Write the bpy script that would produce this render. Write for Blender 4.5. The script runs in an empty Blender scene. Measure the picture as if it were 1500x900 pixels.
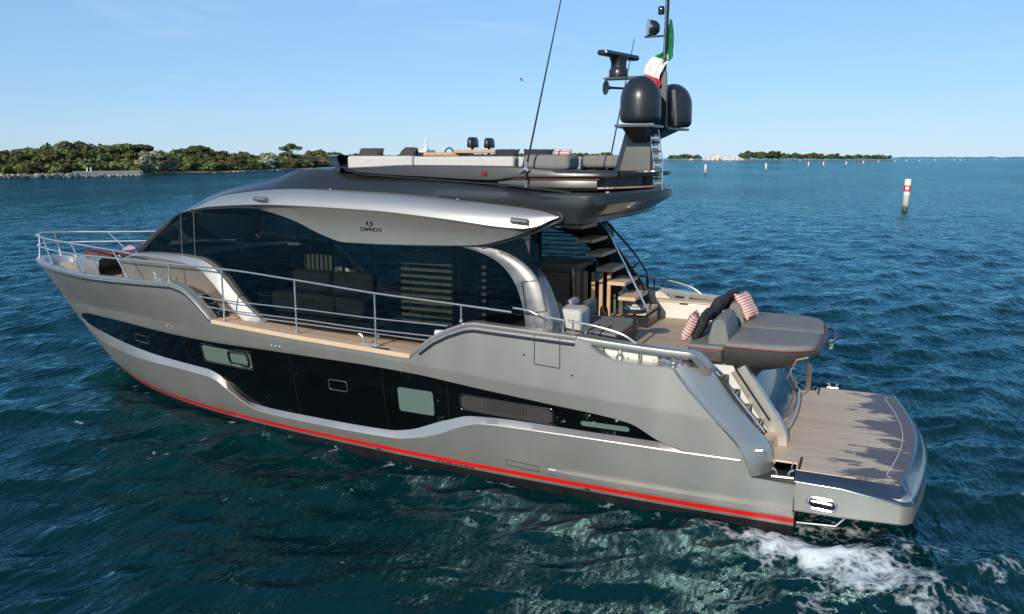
import bpy, bmesh, math, random
import numpy as np
from mathutils import Vector, Matrix, noise
R = math.radians
C = bpy.context.scene.collection
scene = bpy.context.scene
# ------------------------------------------------------------------ camera
# world axes are the yacht's: +x towards the bow, +y to port, z up, water at z = 0
TH = R(65.68); PITCH = R(9.754); CAM = Vector((-.74, 13.77, 5.33))
FW = Vector((math.cos(TH), -math.sin(TH), 0)); RT = Vector((-math.sin(TH), -math.cos(TH), 0)); UP = Vector((0, 0, 1))
look = FW * math.cos(PITCH) - UP * math.sin(PITCH)
upc = FW * math.sin(PITCH) + UP * math.cos(PITCH)
cd = bpy.data.cameras.new('camera'); cam = bpy.data.objects.new('camera', cd); C.objects.link(cam)
m = Matrix.Identity(4)
for i in range(3):
    m[i][0] = RT[i]; m[i][1] = upc[i]; m[i][2] = -look[i]; m[i][3] = CAM[i]
cam.matrix_world = m
cd.sensor_width = 36; cd.sensor_fit = 'HORIZONTAL'; cd.lens = 1170 / 1500 * 36; cd.shift_y = -17 / 1500
cd.clip_start = .1; cd.clip_end = 60000
scene.camera = cam
# ------------------------------------------------------------------ sky and sun
SUN_EL = R(22); SUN_AZ = R(90)            # the sun stands abeam to port (+y)
w = bpy.data.worlds.new('World'); scene.world = w; w.use_nodes = True
nt = w.node_tree; bg = nt.nodes['Background']
sky = nt.nodes.new('ShaderNodeTexSky'); sky.sky_type = 'NISHITA'; sky.sun_disc = False
sky.sun_elevation = SUN_EL; sky.sun_rotation = R(90) - SUN_AZ
sky.altitude = 0; sky.air_density = 1.0; sky.dust_density = 0; sky.ozone_density = 10
gm = nt.nodes.new('ShaderNodeGamma'); gm.inputs['Gamma'].default_value = .45          # softer gradient, as through thin haze
tn = nt.nodes.new('ShaderNodeVectorMath'); tn.operation = 'MULTIPLY'; tn.inputs[1].default_value = (1.96, 2.28, 2.63)
nt.links.new(sky.outputs[0], gm.inputs[0]); nt.links.new(gm.outputs[0], tn.inputs[0])
wc = nt.nodes.new('ShaderNodeTexCoord'); wm = nt.nodes.new('ShaderNodeMapping'); wm.inputs['Scale'].default_value = (1.2, 1.2, 7); wm.inputs['Rotation'].default_value = (.10, .06, 1.1)
wn_ = nt.nodes.new('ShaderNodeTexNoise'); wn_.inputs['Scale'].default_value = 2.2; wn_.inputs['Detail'].default_value = 7; wn_.inputs['Roughness'].default_value = .6; wn_.inputs['Distortion'].default_value = .6
nt.links.new(wc.outputs['Generated'], wm.inputs[0]); nt.links.new(wm.outputs[0], wn_.inputs[0])
wr = nt.nodes.new('ShaderNodeMapRange'); wr.inputs['From Min'].default_value = .50; wr.inputs['From Max'].default_value = .82; wr.inputs['To Max'].default_value = .42; nt.links.new(wn_.outputs['Fac'], wr.inputs['Value'])
wx = nt.nodes.new('ShaderNodeMix'); wx.data_type = 'RGBA'; wx.inputs[7].default_value = (4.6, 5.4, 6.3, 1); nt.links.new(wr.outputs[0], wx.inputs[0]); nt.links.new(tn.outputs[0], wx.inputs[6]); nt.links.new(wx.outputs[2], bg.inputs['Color'])
bg.inputs['Strength'].default_value = .15
sd = bpy.data.lights.new('sun', 'SUN'); sun = bpy.data.objects.new('sun', sd); C.objects.link(sun)
sd.energy = 4.6; sd.angle = R(.5); sd.color = (1, .90, .77)
sv = Vector((math.cos(SUN_AZ) * math.cos(SUN_EL), math.sin(SUN_AZ) * math.cos(SUN_EL), math.sin(SUN_EL)))
sun.rotation_euler = sv.to_track_quat('Z', 'Y').to_euler(); sun.location = (0, 40, 30)
vs = scene.view_settings
vs.view_transform = 'Standard'; vs.look = 'None'; vs.exposure = 0; vs.gamma = 1; vs.use_curve_mapping = False
# ------------------------------------------------------------------ helpers
def pchip(xs, ys):
    xs = [float(a) for a in xs]; ys = [float(a) for a in ys]; n = len(xs)
    h = [xs[i+1]-xs[i] for i in range(n-1)]; d = [(ys[i+1]-ys[i])/h[i] for i in range(n-1)]
    s = [0.]*n; s[0] = d[0]; s[-1] = d[-1]
    for i in range(1, n-1):
        if d[i-1]*d[i] > 0:
            w1 = 2*h[i]+h[i-1]; w2 = h[i]+2*h[i-1]; s[i] = (w1+w2)/(w1/d[i-1]+w2/d[i])
    def f(x):
        if x <= xs[0]: return ys[0]
        if x >= xs[-1]: return ys[-1]
        i = 0
        while xs[i+1] < x: i += 1
        t = (x-xs[i])/h[i]
        return ys[i]*(1+2*t)*(1-t)**2+h[i]*s[i]*t*(1-t)**2+ys[i+1]*t*t*(3-2*t)+h[i]*s[i+1]*t*t*(t-1)
    return f
def lin(xs, ys):
    return lambda x: float(np.interp(x, xs, ys))
def sstep(a, b, x):
    t = max(0, min(1, (x-a)/(b-a))); return t*t*(3-2*t)
def V(*a): return Vector(a)
class MB:
    def __init__(s): s.v = []; s.f = []; s.mi = []; s.cur = 0
    def add(s, vs, fs):
        o = len(s.v); s.v += [tuple(p) for p in vs]
        for f in fs: s.f.append([o+i for i in f]); s.mi.append(s.cur)
        return s
    def box(s, c, d, rot=None):
        P = []
        for z in (-1, 1):
            for y in (-1, 1):
                for x in (-1, 1):
                    p = V(x*d[0]/2, y*d[1]/2, z*d[2]/2)
                    if rot: p = rot @ p
                    P.append(p + Vector(c))
        return s.add(P, [(0,2,3,1),(4,5,7,6),(0,1,5,4),(2,6,7,3),(0,4,6,2),(1,3,7,5)])
    def loft(s, rows, closed=False, cap=False):
        n = len(rows[0]); P = [p for r in rows for p in r]; F = []
        for i in range(len(rows)-1):
            for j in range(n if closed else n-1):
                k = (j+1) % n
                F.append((i*n+j, i*n+k, (i+1)*n+k, (i+1)*n+j))
        if cap: F.append(tuple(range(n))[::-1]); F.append(tuple(range((len(rows)-1)*n, len(rows)*n)))
        return s.add(P, F)
    def tube(s, path, r, n=8, closed=False, cap=True):
        P = [Vector(p) for p in path]; rows = []; N = len(P)
        t0 = None; nrm = None
        for i in range(N):
            if closed: t = (P[(i+1) % N]-P[i-1]).normalized()
            else: t = (P[min(i+1, N-1)]-P[max(i-1, 0)]).normalized()
            if nrm is None:
                a = V(0,0,1) if abs(t.z) < .9 else V(1,0,0)
                nrm = t.cross(a).normalized()
            else:
                nrm = (nrm - t*nrm.dot(t)).normalized()
            b = t.cross(nrm); rr = r[i] if isinstance(r, (list, tuple)) else r
            rows.append([P[i]+(nrm*math.cos(2*math.pi*k/n)+b*math.sin(2*math.pi*k/n))*rr for k in range(n)])
        if closed: rows.append(rows[0])
        return s.loft(rows, True, cap and not closed)
    def lathe(s, prof, c, n=32, axis=None):
        q = axis.to_track_quat('Z', 'Y').to_matrix() if axis else Matrix.Identity(3)
        rows = [[Vector(c)+q @ V(r*math.cos(2*math.pi*k/n), r*math.sin(2*math.pi*k/n), z) for k in range(n)] for r, z in prof]
        return s.loft(rows, True, True)
    def prism(s, poly, vec):
        n = len(poly); vec = Vector(vec); P = [Vector(p) for p in poly]; Q = [p+vec for p in P]
        return s.add(P+Q, [tuple(range(n))[::-1], tuple(range(n, 2*n))]+[(i, (i+1) % n, n+(i+1) % n, n+i) for i in range(n)])
    def slab(s, poly, z0, z1):
        return s.prism([(x, y, z0) for x, y in poly], (0, 0, z1-z0))
    def mirror(s):
        n = len(s.v); s.v += [(x, -y, z) for x, y, z in s.v]
        s.f += [[n+i for i in f][::-1] for f in s.f]; s.mi += list(s.mi); return s
def obj(name, mb, mat, parent=None, smooth=True, ang=32, bevel=0, sub=0, recalc=True, seg=2, merge=0):
    me = bpy.data.meshes.new(name); me.from_pydata(mb.v, [], mb.f)
    mats = mat if isinstance(mat, (list, tuple)) else [mat]
    for q in mats: me.materials.append(q)
    if len(mats) > 1: me.polygons.foreach_set('material_index', mb.mi)
    bm = bmesh.new(); bm.from_mesh(me)
    if merge: bmesh.ops.remove_doubles(bm, verts=bm.verts, dist=merge)
    if recalc: bmesh.ops.recalc_face_normals(bm, faces=bm.faces)
    bm.to_mesh(me); bm.free()
    if smooth:
        me.polygons.foreach_set('use_smooth', [True]*len(me.polygons))
        me.set_sharp_from_angle(angle=R(ang))
    o = bpy.data.objects.new(name, me); C.objects.link(o)
    if parent: o.parent = parent
    if bevel:
        b = o.modifiers.new('bevel', 'BEVEL'); b.width = bevel; b.segments = seg; b.limit_method = 'ANGLE'; b.angle_limit = R(35)
    if sub:
        b = o.modifiers.new('sub', 'SUBSURF'); b.levels = b.render_levels = sub
    return o
def tag(o, label=None, cat=None, group=None, kind=None):
    if label: o['label'] = label
    if cat: o['category'] = cat
    if group: o['group'] = group
    if kind: o['kind'] = kind
    return o
def empty(name, loc, label, cat, group=None):
    o = bpy.data.objects.new(name, None); C.objects.link(o); o.location = loc
    o.empty_display_size = .3
    return tag(o, label, cat, group)
def spl(pts, n=40):
    """smooth curve through points"""
    P = [Vector(p) for p in pts]; d = [0]
    for a, b in zip(P, P[1:]): d.append(d[-1]+max(1e-6, (b-a).length))
    fs = [pchip(d, [p[i] for p in P]) for i in range(3)]
    return [Vector([f(d[-1]*k/n) for f in fs]) for k in range(n+1)]
# ------------------------------------------------------------------ materials
def mat(name, col, rough=.5, metal=0., coat=0., spec=.5, trans=0.):
    mm = bpy.data.materials.new(name); mm.use_nodes = True; b = mm.node_tree.nodes['Principled BSDF']
    b.inputs['Base Color'].default_value = (*col, 1); b.inputs['Roughness'].default_value = rough
    b.inputs['Metallic'].default_value = metal; b.inputs['Coat Weight'].default_value = coat
    b.inputs['Coat Roughness'].default_value = .06; b.inputs['Specular IOR Level'].default_value = spec
    return mm
def vary(mm, col, amt=.25, scale=3., detail=6, bump=0., bscale=80., rough=None, stretch=(1,1,1)):
    """procedural colour variation and fine bump in object space"""
    t = mm.node_tree; N = t.nodes; L = t.links; b = N['Principled BSDF']
    tc = N.new('ShaderNodeTexCoord'); mp = N.new('ShaderNodeMapping'); mp.inputs['Scale'].default_value = stretch
    L.new(tc.outputs['Object'], mp.inputs['Vector'])
    n = N.new('ShaderNodeTexNoise'); n.inputs['Scale'].default_value = scale; n.inputs['Detail'].default_value = detail
    L.new(mp.outputs[0], n.inputs['Vector'])
    r = N.new('ShaderNodeValToRGB'); r.color_ramp.elements[0].position = .3; r.color_ramp.elements[1].position = .7
    r.color_ramp.elements[0].color = (*[c*(1-amt) for c in col], 1); r.color_ramp.elements[1].color = (*[min(1, c*(1+amt)) for c in col], 1)
    L.new(n.outputs['Fac'], r.inputs[0]); L.new(r.outputs[0], b.inputs['Base Color'])
    if rough:
        mr = N.new('ShaderNodeMapRange'); mr.inputs['To Min'].default_value = rough[0]; mr.inputs['To Max'].default_value = rough[1]
        mr.inputs['From Min'].default_value = .3; mr.inputs['From Max'].default_value = .7
        L.new(n.outputs['Fac'], mr.inputs['Value']); L.new(mr.outputs[0], b.inputs['Roughness'])
    if bump:
        n2 = N.new('ShaderNodeTexNoise'); n2.inputs['Scale'].default_value = bscale; L.new(mp.outputs[0], n2.inputs['Vector'])
        bp = N.new('ShaderNodeBump'); bp.inputs['Strength'].default_value = bump; bp.inputs['Distance'].default_value = .01
        L.new(n2.outputs['Fac'], bp.inputs['Height']); L.new(bp.outputs[0], b.inputs['Normal'])
    return mm
M = {}
M['hull'] = vary(mat('silver_paint', (.515,.48,.425), .36, .78, .3), (.515,.48,.425), .025, 2.2, rough=(.34,.39), stretch=(1,1,.16), bump=.05, bscale=3)
M['wing'] = vary(mat('bright_silver_paint', (.44,.435,.405), .40, .75, .2), (.44,.435,.405), .04, 1.2)
M['roof'] = vary(mat('anthracite_paint', (.08,.079,.074), .34, .72, .2), (.08,.079,.074), .06, 1.5)
M['red'] = mat('red_stripe_paint', (.62,.008,.006), .35, 0, .3)
M['boot'] = vary(mat('black_antifouling', (.012,.012,.013), .45), (.012,.012,.013), .3, 4)
M['black'] = mat('black_gloss', (.008,.009,.01), .12, 0, .3)
M['matt_black'] = vary(mat('satin_black', (.014,.017,.02), .34, 0, .1), (.014,.017,.02), .15, 8)
M['chrome'] = mat('polished_steel', (.58,.565,.55), .18, .8)
M['blue_steel'] = mat('polished_cap', (.62,.64,.66), .16, 1)
M['rub'] = mat('rub_rail', (.03,.035,.04), .2, .3, .4)
M['swoosh'] = vary(mat('brushed_silver', (.19,.19,.19), .4, .6, .15), (.19,.19,.19), .14, 5, rough=(.32,.48))
M['grey_fabric'] = vary(mat('grey_fabric', (.165,.163,.152), .8), (.165,.163,.152), .1, 14, bump=.55, bscale=7)
M['light_fabric'] = vary(mat('light_fabric', (.46,.45,.42), .8), (.46,.45,.42), .05, 14, bump=.5, bscale=6)
M['pad_side'] = vary(mat('taupe_leather', (.048,.044,.04), .55), (.048,.044,.04), .12, 10)
M['dark_fabric'] = vary(mat('dark_fabric', (.022,.022,.027), .85), (.022,.022,.027), .3, 20, bump=.4, bscale=200)
M['brown_fabric'] = vary(mat('brown_fabric', (.05,.04,.04), .85), (.05,.04,.04), .2, 20, bump=.4, bscale=200)
M['maroon'] = vary(mat('maroon_leather', (.10,.022,.018), .6), (.10,.022,.018), .2, 10)
M['piping'] = mat('red_piping', (.20,.02,.02), .5)
M['border'] = mat('sky_tinted_border', (.075,.10,.13), .2, .8, .4)  # glossy grey edge; the blue sky it mirrors is put into its colour
M['roof_dark'] = vary(mat('sky_tinted_roof_paint', (.07,.078,.085), .26, .7, .4), (.07,.078,.085), .06, 1.5)  # bluish copy of the anthracite, sky reflection mixed into the colour
M['roof_fade'] = vary(mat('shaded_roof_paint', (.055,.058,.06), .32, .72, .25), (.055,.058,.06), .06, 1.5)  # same anthracite made darker; the roof's shading is put into the colour
M['roof_top'] = vary(mat('roof_top_paint', (.045,.05,.055), .25, .7, .35), (.045,.05,.055), .06, 1.5)
M['white'] = mat('white_gelcoat', (.62,.61,.57), .3, 0, .3)
M['cream'] = mat('cream_panel', (.82,.70,.50), .5)
M['dark_wood'] = vary(mat('dark_wood', (.075,.058,.045), .5), (.075,.058,.045), .25, 6, stretch=(1,1,12))
M['bar_wood'] = vary(mat('bar_wood', (.19,.15,.115), .5), (.19,.15,.115), .15, 6, stretch=(1,1,12))
M['wood'] = vary(mat('light_wood', (.46,.30,.16), .5), (.46,.30,.16), .15, 5, stretch=(12,1,1))
M['ceiling'] = mat('darkened_interior', (.014,.014,.014), .5)  # near-black colour stands in for the shade inside the saloon
M['gold'] = mat('gold_foil', (.7,.5,.2), .3, 1)
M['bottle'] = mat('bottle_glass', (.004,.012,.006), .06, 0, .5)
M['logo'] = mat('logo_black', (.006,.006,.006), .4)
M['rubber'] = mat('rubber', (.015,.015,.015), .7)
M['red_lens'] = mat('red_lens', (.25,.01,.01), .15, 0, .5)
M['rope'] = mat('rope', (.6,.6,.58), .9)
def glass(name, tint, refl=(.9,.95,1.), base=.045, rough=.0):
    mm = bpy.data.materials.new(name); mm.use_nodes = True; t = mm.node_tree; N = t.nodes; L = t.links
    N.remove(N['Principled BSDF'])
    tr = N.new('ShaderNodeBsdfTransparent'); tr.inputs[0].default_value = (*tint, 1)
    gl = N.new('ShaderNodeBsdfGlossy'); gl.inputs['Color'].default_value = (*refl, 1); gl.inputs['Roughness'].default_value = rough
    fr = N.new('ShaderNodeFresnel'); fr.inputs['IOR'].default_value = 1.55
    mx = N.new('ShaderNodeMixShader'); L.new(fr.outputs[0], mx.inputs[0]); L.new(tr.outputs[0], mx.inputs[1]); L.new(gl.outputs[0], mx.inputs[2])
    L.new(mx.outputs[0], N['Material Output'].inputs[0]); return mm
M['glass'] = glass('tinted_glass', (.21,.24,.225))
M['hull_glass'] = mat('black_hull_glass', (.002,.0025,.003), .03, 0, 0, .4)
M['grille'] = mat('dark_grille', (.042,.038,.036), .4)
M['port_glass'] = mat('pale_port_glass', (.10,.145,.125), .08, 0, 0, .6)
M['garage_glass'] = mat('garage_door_paint', (.05,.075,.09), .12, .5, .5)
def teak_mat(name, axis, pitch=.055, wet=False, base=(.30,.225,.15)):
    """planked teak: caulk lines along one axis, grain, and (for the platform) wet stains"""
    mm = bpy.data.materials.new(name); mm.use_nodes = True; t = mm.node_tree; N = t.nodes; L = t.links; b = N['Principled BSDF']
    b.inputs['Roughness'].default_value = .62
    tc = N.new('ShaderNodeTexCoord'); sp = N.new('ShaderNodeSeparateXYZ'); L.new(tc.outputs['Object'], sp.inputs[0])
    def math_(op, a, bb=None):
        q = N.new('ShaderNodeMath'); q.operation = op
        for i, x in enumerate((a, bb)):
            if x is None: continue
            if isinstance(x, (int, float)): q.inputs[i].default_value = x
            else: L.new(x, q.inputs[i])
        return q.outputs[0]
    c = sp.outputs['XYZ'.index(axis)]
    fr = math_('FRACT', math_('DIVIDE', c, pitch)); line = math_('LESS_THAN', fr, .17)
    idx = math_('FLOOR', math_('DIVIDE', c, pitch))
    wn = N.new('ShaderNodeTexWhiteNoise'); wn.noise_dimensions = '1D'; L.new(idx, wn.inputs['W'])
    mp = N.new('ShaderNodeMapping'); mp.inputs['Scale'].default_value = (1.5, 30, 1) if axis == 'Y' else (30, 1.5, 1)
    L.new(tc.outputs['Object'], mp.inputs[0]); ns = N.new('ShaderNodeTexNoise'); ns.inputs['Scale'].default_value = 2; ns.inputs['Detail'].default_value = 8
    L.new(mp.outputs[0], ns.inputs[0])
    v = math_('ADD', math_('MULTIPLY', wn.outputs['Value'], .22), math_('MULTIPLY', ns.outputs['Fac'], .5)); v = math_('ADD', v, .62)
    hsv = N.new('ShaderNodeHueSaturation'); hsv.inputs['Color'].default_value = (*base, 1); L.new(v, hsv.inputs['Value'])
    mx = N.new('ShaderNodeMix'); mx.data_type = 'RGBA'; L.new(line, mx.inputs[0]); L.new(hsv.outputs[0], mx.inputs[6]); mx.inputs[7].default_value = (.14,.11,.085,1)
    out = mx.outputs[2]
    if wet:
        mp2 = N.new('ShaderNodeMapping'); mp2.inputs['Scale'].default_value = (.9, 2.6, 1); L.new(tc.outputs['Object'], mp2.inputs[0])
        n2 = N.new('ShaderNodeTexNoise'); n2.inputs['Scale'].default_value = 1.6; n2.inputs['Detail'].default_value = 7; n2.inputs['Roughness'].default_value = .68; L.new(mp2.outputs[0], n2.inputs[0])
        # the splashed part lies towards the after edge
        n3 = N.new('ShaderNodeTexNoise'); n3.inputs['Scale'].default_value = 1.1; n3.inputs['Detail'].default_value = 2; L.new(tc.outputs['Object'], n3.inputs[0])
        e = math_('MULTIPLY', math_('ADD', sp.outputs['X'], .88), -1.0)
        s_ = math_('ADD', math_('MULTIPLY', e, .42), math_('MULTIPLY', math_('SUBTRACT', n2.outputs['Fac'], .52), 1.3))
        s_ = math_('ADD', s_, math_('MULTIPLY', math_('SUBTRACT', n3.outputs['Fac'], .5), .9))
        mr = N.new('ShaderNodeMapRange'); mr.inputs['From Min'].default_value = -.03; mr.inputs['From Max'].default_value = .05; L.new(s_, mr.inputs['Value'])
        mw = N.new('ShaderNodeMix'); mw.data_type = 'RGBA'; L.new(mr.outputs[0], mw.inputs[0]); L.new(out, mw.inputs[6]); mw.inputs[7].default_value = (.10,.078,.075,1)
        out = mw.outputs[2]
        rr = N.new('ShaderNodeMapRange'); rr.inputs['To Min'].default_value = .62; rr.inputs['To Max'].default_value = .48; L.new(mr.outputs[0], rr.inputs['Value']); L.new(rr.outputs[0], b.inputs['Roughness'])
    L.new(out, b.inputs['Base Color']); return mm
M['teak'] = teak_mat('teak_planks', 'Y', .06, False, (.52,.385,.25))
M['teak_wet'] = teak_mat('teak_planks_wet', 'Y', .05, True, (.62,.485,.345))
M['teak_plain'] = vary(mat('pale_teak', (.56,.41,.27), .6), (.56,.41,.27), .08, 5, stretch=(1,12,1))
# ================================================================== THE YACHT
yacht = empty('motor_yacht', (0, 0, 0), 'silver motor yacht with black window bands and a red waterline stripe, under way', 'yacht')
Y = yacht
ysheer = pchip([0,2,5,8,11,13,15,16.5,17.5,18.2,18.6,18.8,18.9],[2.45,2.56,2.64,2.65,2.55,2.33,1.88,1.40,.98,.62,.36,.17,0])
ycrease = pchip([0,2,5,8,10.5,12,13.5,15,16.5,17.5,18.15],[2.46,2.56,2.62,2.60,2.46,2.22,1.84,1.34,.75,.32,0])
zcrease = pchip([0,2.2,3.7,6.2,8.5,10.9,12,13.4,15.6,17.8,18.3],[1.55,1.68,1.77,1.93,2.03,2.08,2.07,2.04,1.92,1.77,1.74])
LV = [(-.7,14.2,pchip([0,7,11,13,14.2],[1.9,1.8,1.1,.45,0])),
      (0.,16.1,pchip([0,2,5,7.2,9.8,11.5,13.35,15.3,16.1],[2.30,2.37,2.33,2.2,1.93,1.66,1.19,.42,0])),
      (.3,16.6,pchip([0,2.1,5,7.2,9.7,11.3,13,15,16.6],[2.42,2.46,2.41,2.31,2.12,1.90,1.53,.80,0])),
      (1.0,17.35,pchip([0,2.1,5,7.2,9.7,11.3,13,15,16.5,17.35],[2.46,2.52,2.52,2.46,2.30,2.10,1.76,1.10,.45,0]))]
def hullY(x, z):
    zc = zcrease(x)
    if z >= zc:
        t = min(1, (z-zc)/max(.05, 2.8-zc)); X = 18.15+(18.9-18.15)*t; u = x/X
        return 0 if u >= 1 else ycrease(u*18.15)*(1-t)+ysheer(u*18.9)*t
    L = LV+[(zc, 18.15, ycrease)]
    for a, b in zip(L, L[1:]):
        if z <= b[0]:
            t = max(0, (z-a[0])/(b[0]-a[0])); u = x/(a[1]+(b[1]-a[1])*t)
            return 0 if u >= 1 else a[2](u*a[1])*(1-t)+b[2](u*b[1])*t
stemX = lin([-.7, 0, .3, 1.0, 1.74, 2.8], [14.2, 16.1, 16.6, 17.35, 18.15, 18.9])
zT_mid = lin([0,.60,.65,.76,1.11,1.52,1.78,2.13,2.65,2.82,3.23,4.0,4.96,5.14,5.45,5.72,6.25,10.62,10.75,11.0,11.2,11.36,11.65,12,13,14,15,19],
             [.80,.82,.92,1.21,1.57,1.98,2.31,2.31,2.33,2.39,2.65,2.68,2.72,2.69,2.57,2.43,2.03,2.21,2.38,2.63,2.78,2.86,2.92,2.91,2.88,2.84,2.80,2.80])
zbo = pchip([1.56,2.3,4.59,4.92,5.4,5.63,6.24,6.75,7.98,8.68,9.71,10.0,10.22,10.74,11.0,11.23,12.18,14.02,15.73,16.84,17.26],
            [1.06,1.06,1.05,1.03,.88,.77,.56,.475,.45,.45,.455,.48,.54,.81,.95,1.01,1.03,.97,.95,1.10,1.36])
zbi = pchip([1.56,1.97,2.8,4.3,5.13,5.63,6.44,6.83,8.0,9.63,10.24,10.6,10.94,11.34,13.43,15,16.59,17.26],
            [1.063,1.13,1.13,1.14,1.1,.95,.64,.57,.54,.53,.57,.74,1.03,1.13,1.15,1.17,1.26,1.37])
ztp = pchip([1.56,1.94,2.41,3.73,4.92,6.2,7.61,9.19,11.04,13.54,15.5,17.05,17.26],
            [1.068,1.18,1.40,1.54,1.645,1.76,1.81,1.82,1.80,1.79,1.70,1.52,1.38])
def wdep(x): return .10*sstep(1.56, 2.0, x)*sstep(17.26, 15.2, x)+.0 if x < 15.2 else .10*(1-sstep(15.2, 17.26, x))
us = sorted(set([round(k/230, 5) for k in range(231)]+[.031,.0325,.034,.036,.04,.045]+[.985,.99,.994,.9975]+[round(.56+.002*k, 4) for k in range(30)]+[round(.255+.002*k, 4) for k in range(40)]))
def hpt(u, zf, off=0.):
    z = zf(9.) if callable(zf) else zf
    x = u*stemX(z)
    for _ in range(14):
        x = .4*x+.6*u*stemX(zf(x) if callable(zf) else zf)
        z = zf(x) if callable(zf) else zf
    return (x, max(0, hullY(x, z)-(off(x) if callable(off) else off)), z)
def hgrid(rowfs):
    return [[hpt(u, (lambda x, zf=zf: min(zf(x), zT_mid(x)+.0)) if callable(zf) else zf, o) for u in us] for zf, o in rowfs]
def both(name, rows, mt, parent, **k):
    mb = MB().loft(rows); mb.mirror(); return obj(name, mb, mt, parent, **k)
lowz = lambda t: (lambda x: .14+(zbo(x)-.14)*t)
upz = lambda t: (lambda x: ztp(x)+(zcrease(x)-ztp(x))*t)
zTs = lambda x: min(zT_mid(x), 9)
def topz(t):
    def f(x):
        a = min(zcrease(x), zT_mid(x)-.02); return a+(zT_mid(x)-a)*t
    return f
def clampz(zf): return lambda x: min(zf(x), zT_mid(x))
lower = hgrid([(lowz(0), 0), (lowz(.12), 0), (lowz(.35), 0), (lowz(.7), 0), (lambda x: zbo(x)-.012, 0), (zbo, .006)])
lip = hgrid([(zbo, .006), (lambda x: zbi(x), wdep)])
over = hgrid([(lambda x: ztp(x)+.001, wdep), (ztp, .004), (lambda x: clampz(ztp)(x)+.008, 0)])
upper = hgrid([(clampz(lambda x: ztp(x)+.008), 0), (clampz(upz(.3)), 0), (clampz(upz(.65)), 0), (clampz(upz(.93)), 0), (topz(0), 0), (topz(.06), 0), (topz(.3), 0), (topz(.6), 0), (topz(.85), 0), (topz(1), 0)])
mb = MB()
for rows in (lower, lip, over, upper): mb.loft(rows)
mb.mirror()
hull = obj('hull', mb, M['hull'], Y, ang=24, merge=.0006)
both('boot_top', hgrid([(-.7, 0), (-.3, 0), (-.05, 0), (.14, 0)]), M['boot'], Y)
both('red_stripe', hgrid([(.195, -.004), (.27, -.004)]), M['red'], Y)
glassrows = [[(lambda x, t=t: zbi(x)+(ztp(x)-zbi(x))*t, lambda x: wdep(x)-.002*0)] for t in (0, .25, .5, .75, 1)]
hw = both('hull_window', hgrid([r[0] for r in glassrows]), M['hull_glass'], Y)
# frames and pale panes set in the black band (port side faces the camera; the far side has the same)
def hq(pts, off):                               # points on the recessed glass
    return [V(x, hullY(x, z)-.1-off, z) for x, z in pts]
def rrect(x0, z0, x1, z1, sk0=0, sk1=0, r=.05, n=4):
    """rounded rectangle in the (x,z) plane; sk = drop of the after end"""
    out = []
    for cx, cz, a0 in ((x1-r, z1-r, 0), (x0+r, z1-r, 90), (x0+r, z0+r, 180), (x1-r, z0+r, 270)):
        for k in range(n+1):
            a = R(a0+90*k/n); x = cx+r*math.cos(a); z = cz+r*math.sin(a)
            z += sk0*(x1-x)/(x1-x0)
            out.append((x, z))
    return out
for sgn in (1, -1):
    def pane(name, x0, z0, x1, z1, sk, mt, r=.04, lift=.004, parent=hw):
        rows = []; nn = 24
        for k in range(nn+1):
            x = x0+(x1-x0)*k/nn; e = min(x-x0, x1-x); rr = r-math.sqrt(max(0, r*r-(r-e)**2)) if e < r else 0; dz = sk*(x1-x)/(x1-x0)
            rows.append([(p.x, p.y*sgn, p.z) for p in hq([(x, z0+rr+dz), (x, (z0+z1)/2+dz), (x, z1-rr+dz)], -lift)])
        return obj(name, MB().loft(rows), mt, parent, smooth=False)
    def frame(name, x0, z0, x1, z1, sk, mt, rad=.009, r=.04, parent=hw):
        P = hq(rrect(x0, z0, x1, z1, sk, 0, r), -.006); P = [V(p.x, p.y*sgn, p.z) for p in P]
        return obj(name, MB().tube(P, rad, 6, True), mt, parent)
    pane('cabin_pane', 9.93, 1.33, 11.32, 1.66, .0, M['port_glass'])
    frame('pane_frame', 9.90, 1.31, 11.35, 1.69, .0, M['rub'])
    frame('porthole_frame', 9.99, 1.38, 10.52, 1.64, 0, M['black'], .035, .07)
    frame('porthole_frame', 13.35, 1.36, 13.95, 1.52, 0, M['rub'], .012)
    frame('porthole_frame', 7.64, 1.195, 8.05, 1.39, 0, M['swoosh'], .005)
    pane('cabin_pane', 5.84, 1.0, 6.55, 1.44, 0, M['port_glass'])
    pane('cabin_pane', 3.68, 1.215, 5.30, 1.46, -.05, M['grille'])
    frame('pane_frame', 3.66, 1.205, 5.32, 1.475, -.05, M['rub'], .007)
    pane('cabin_pane', 2.42, 1.22, 3.2, 1.30, .0, M['port_glass'], .025)
    for xx in (8.9, 6.85, 5.55, 11.9):
        z0 = zbi(xx)+.02; z1 = ztp(xx)-.02
        P = [V(xx, (hullY(xx, z0+(z1-z0)*k/6)-.097)*sgn, z0+(z1-z0)*k/6) for k in range(7)]
        obj('window_joint', MB().tube(P, .004, 4), M['rub'], hw)
    # blinds behind the long after window, one corrugated sheet
    mb = MB()
    for k in range(30):
        x = 4.12+.72*k/30
        if k % 2: continue
        P = hq([(x, 1.235), (x+.02, 1.235), (x+.02, 1.43), (x, 1.43)], -.008); mb.add([V(p.x, p.y*sgn, p.z) for p in P], [(0,1,2,3)])
    obj('window_blind', mb, M['rubber'], hw, smooth=False)
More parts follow.
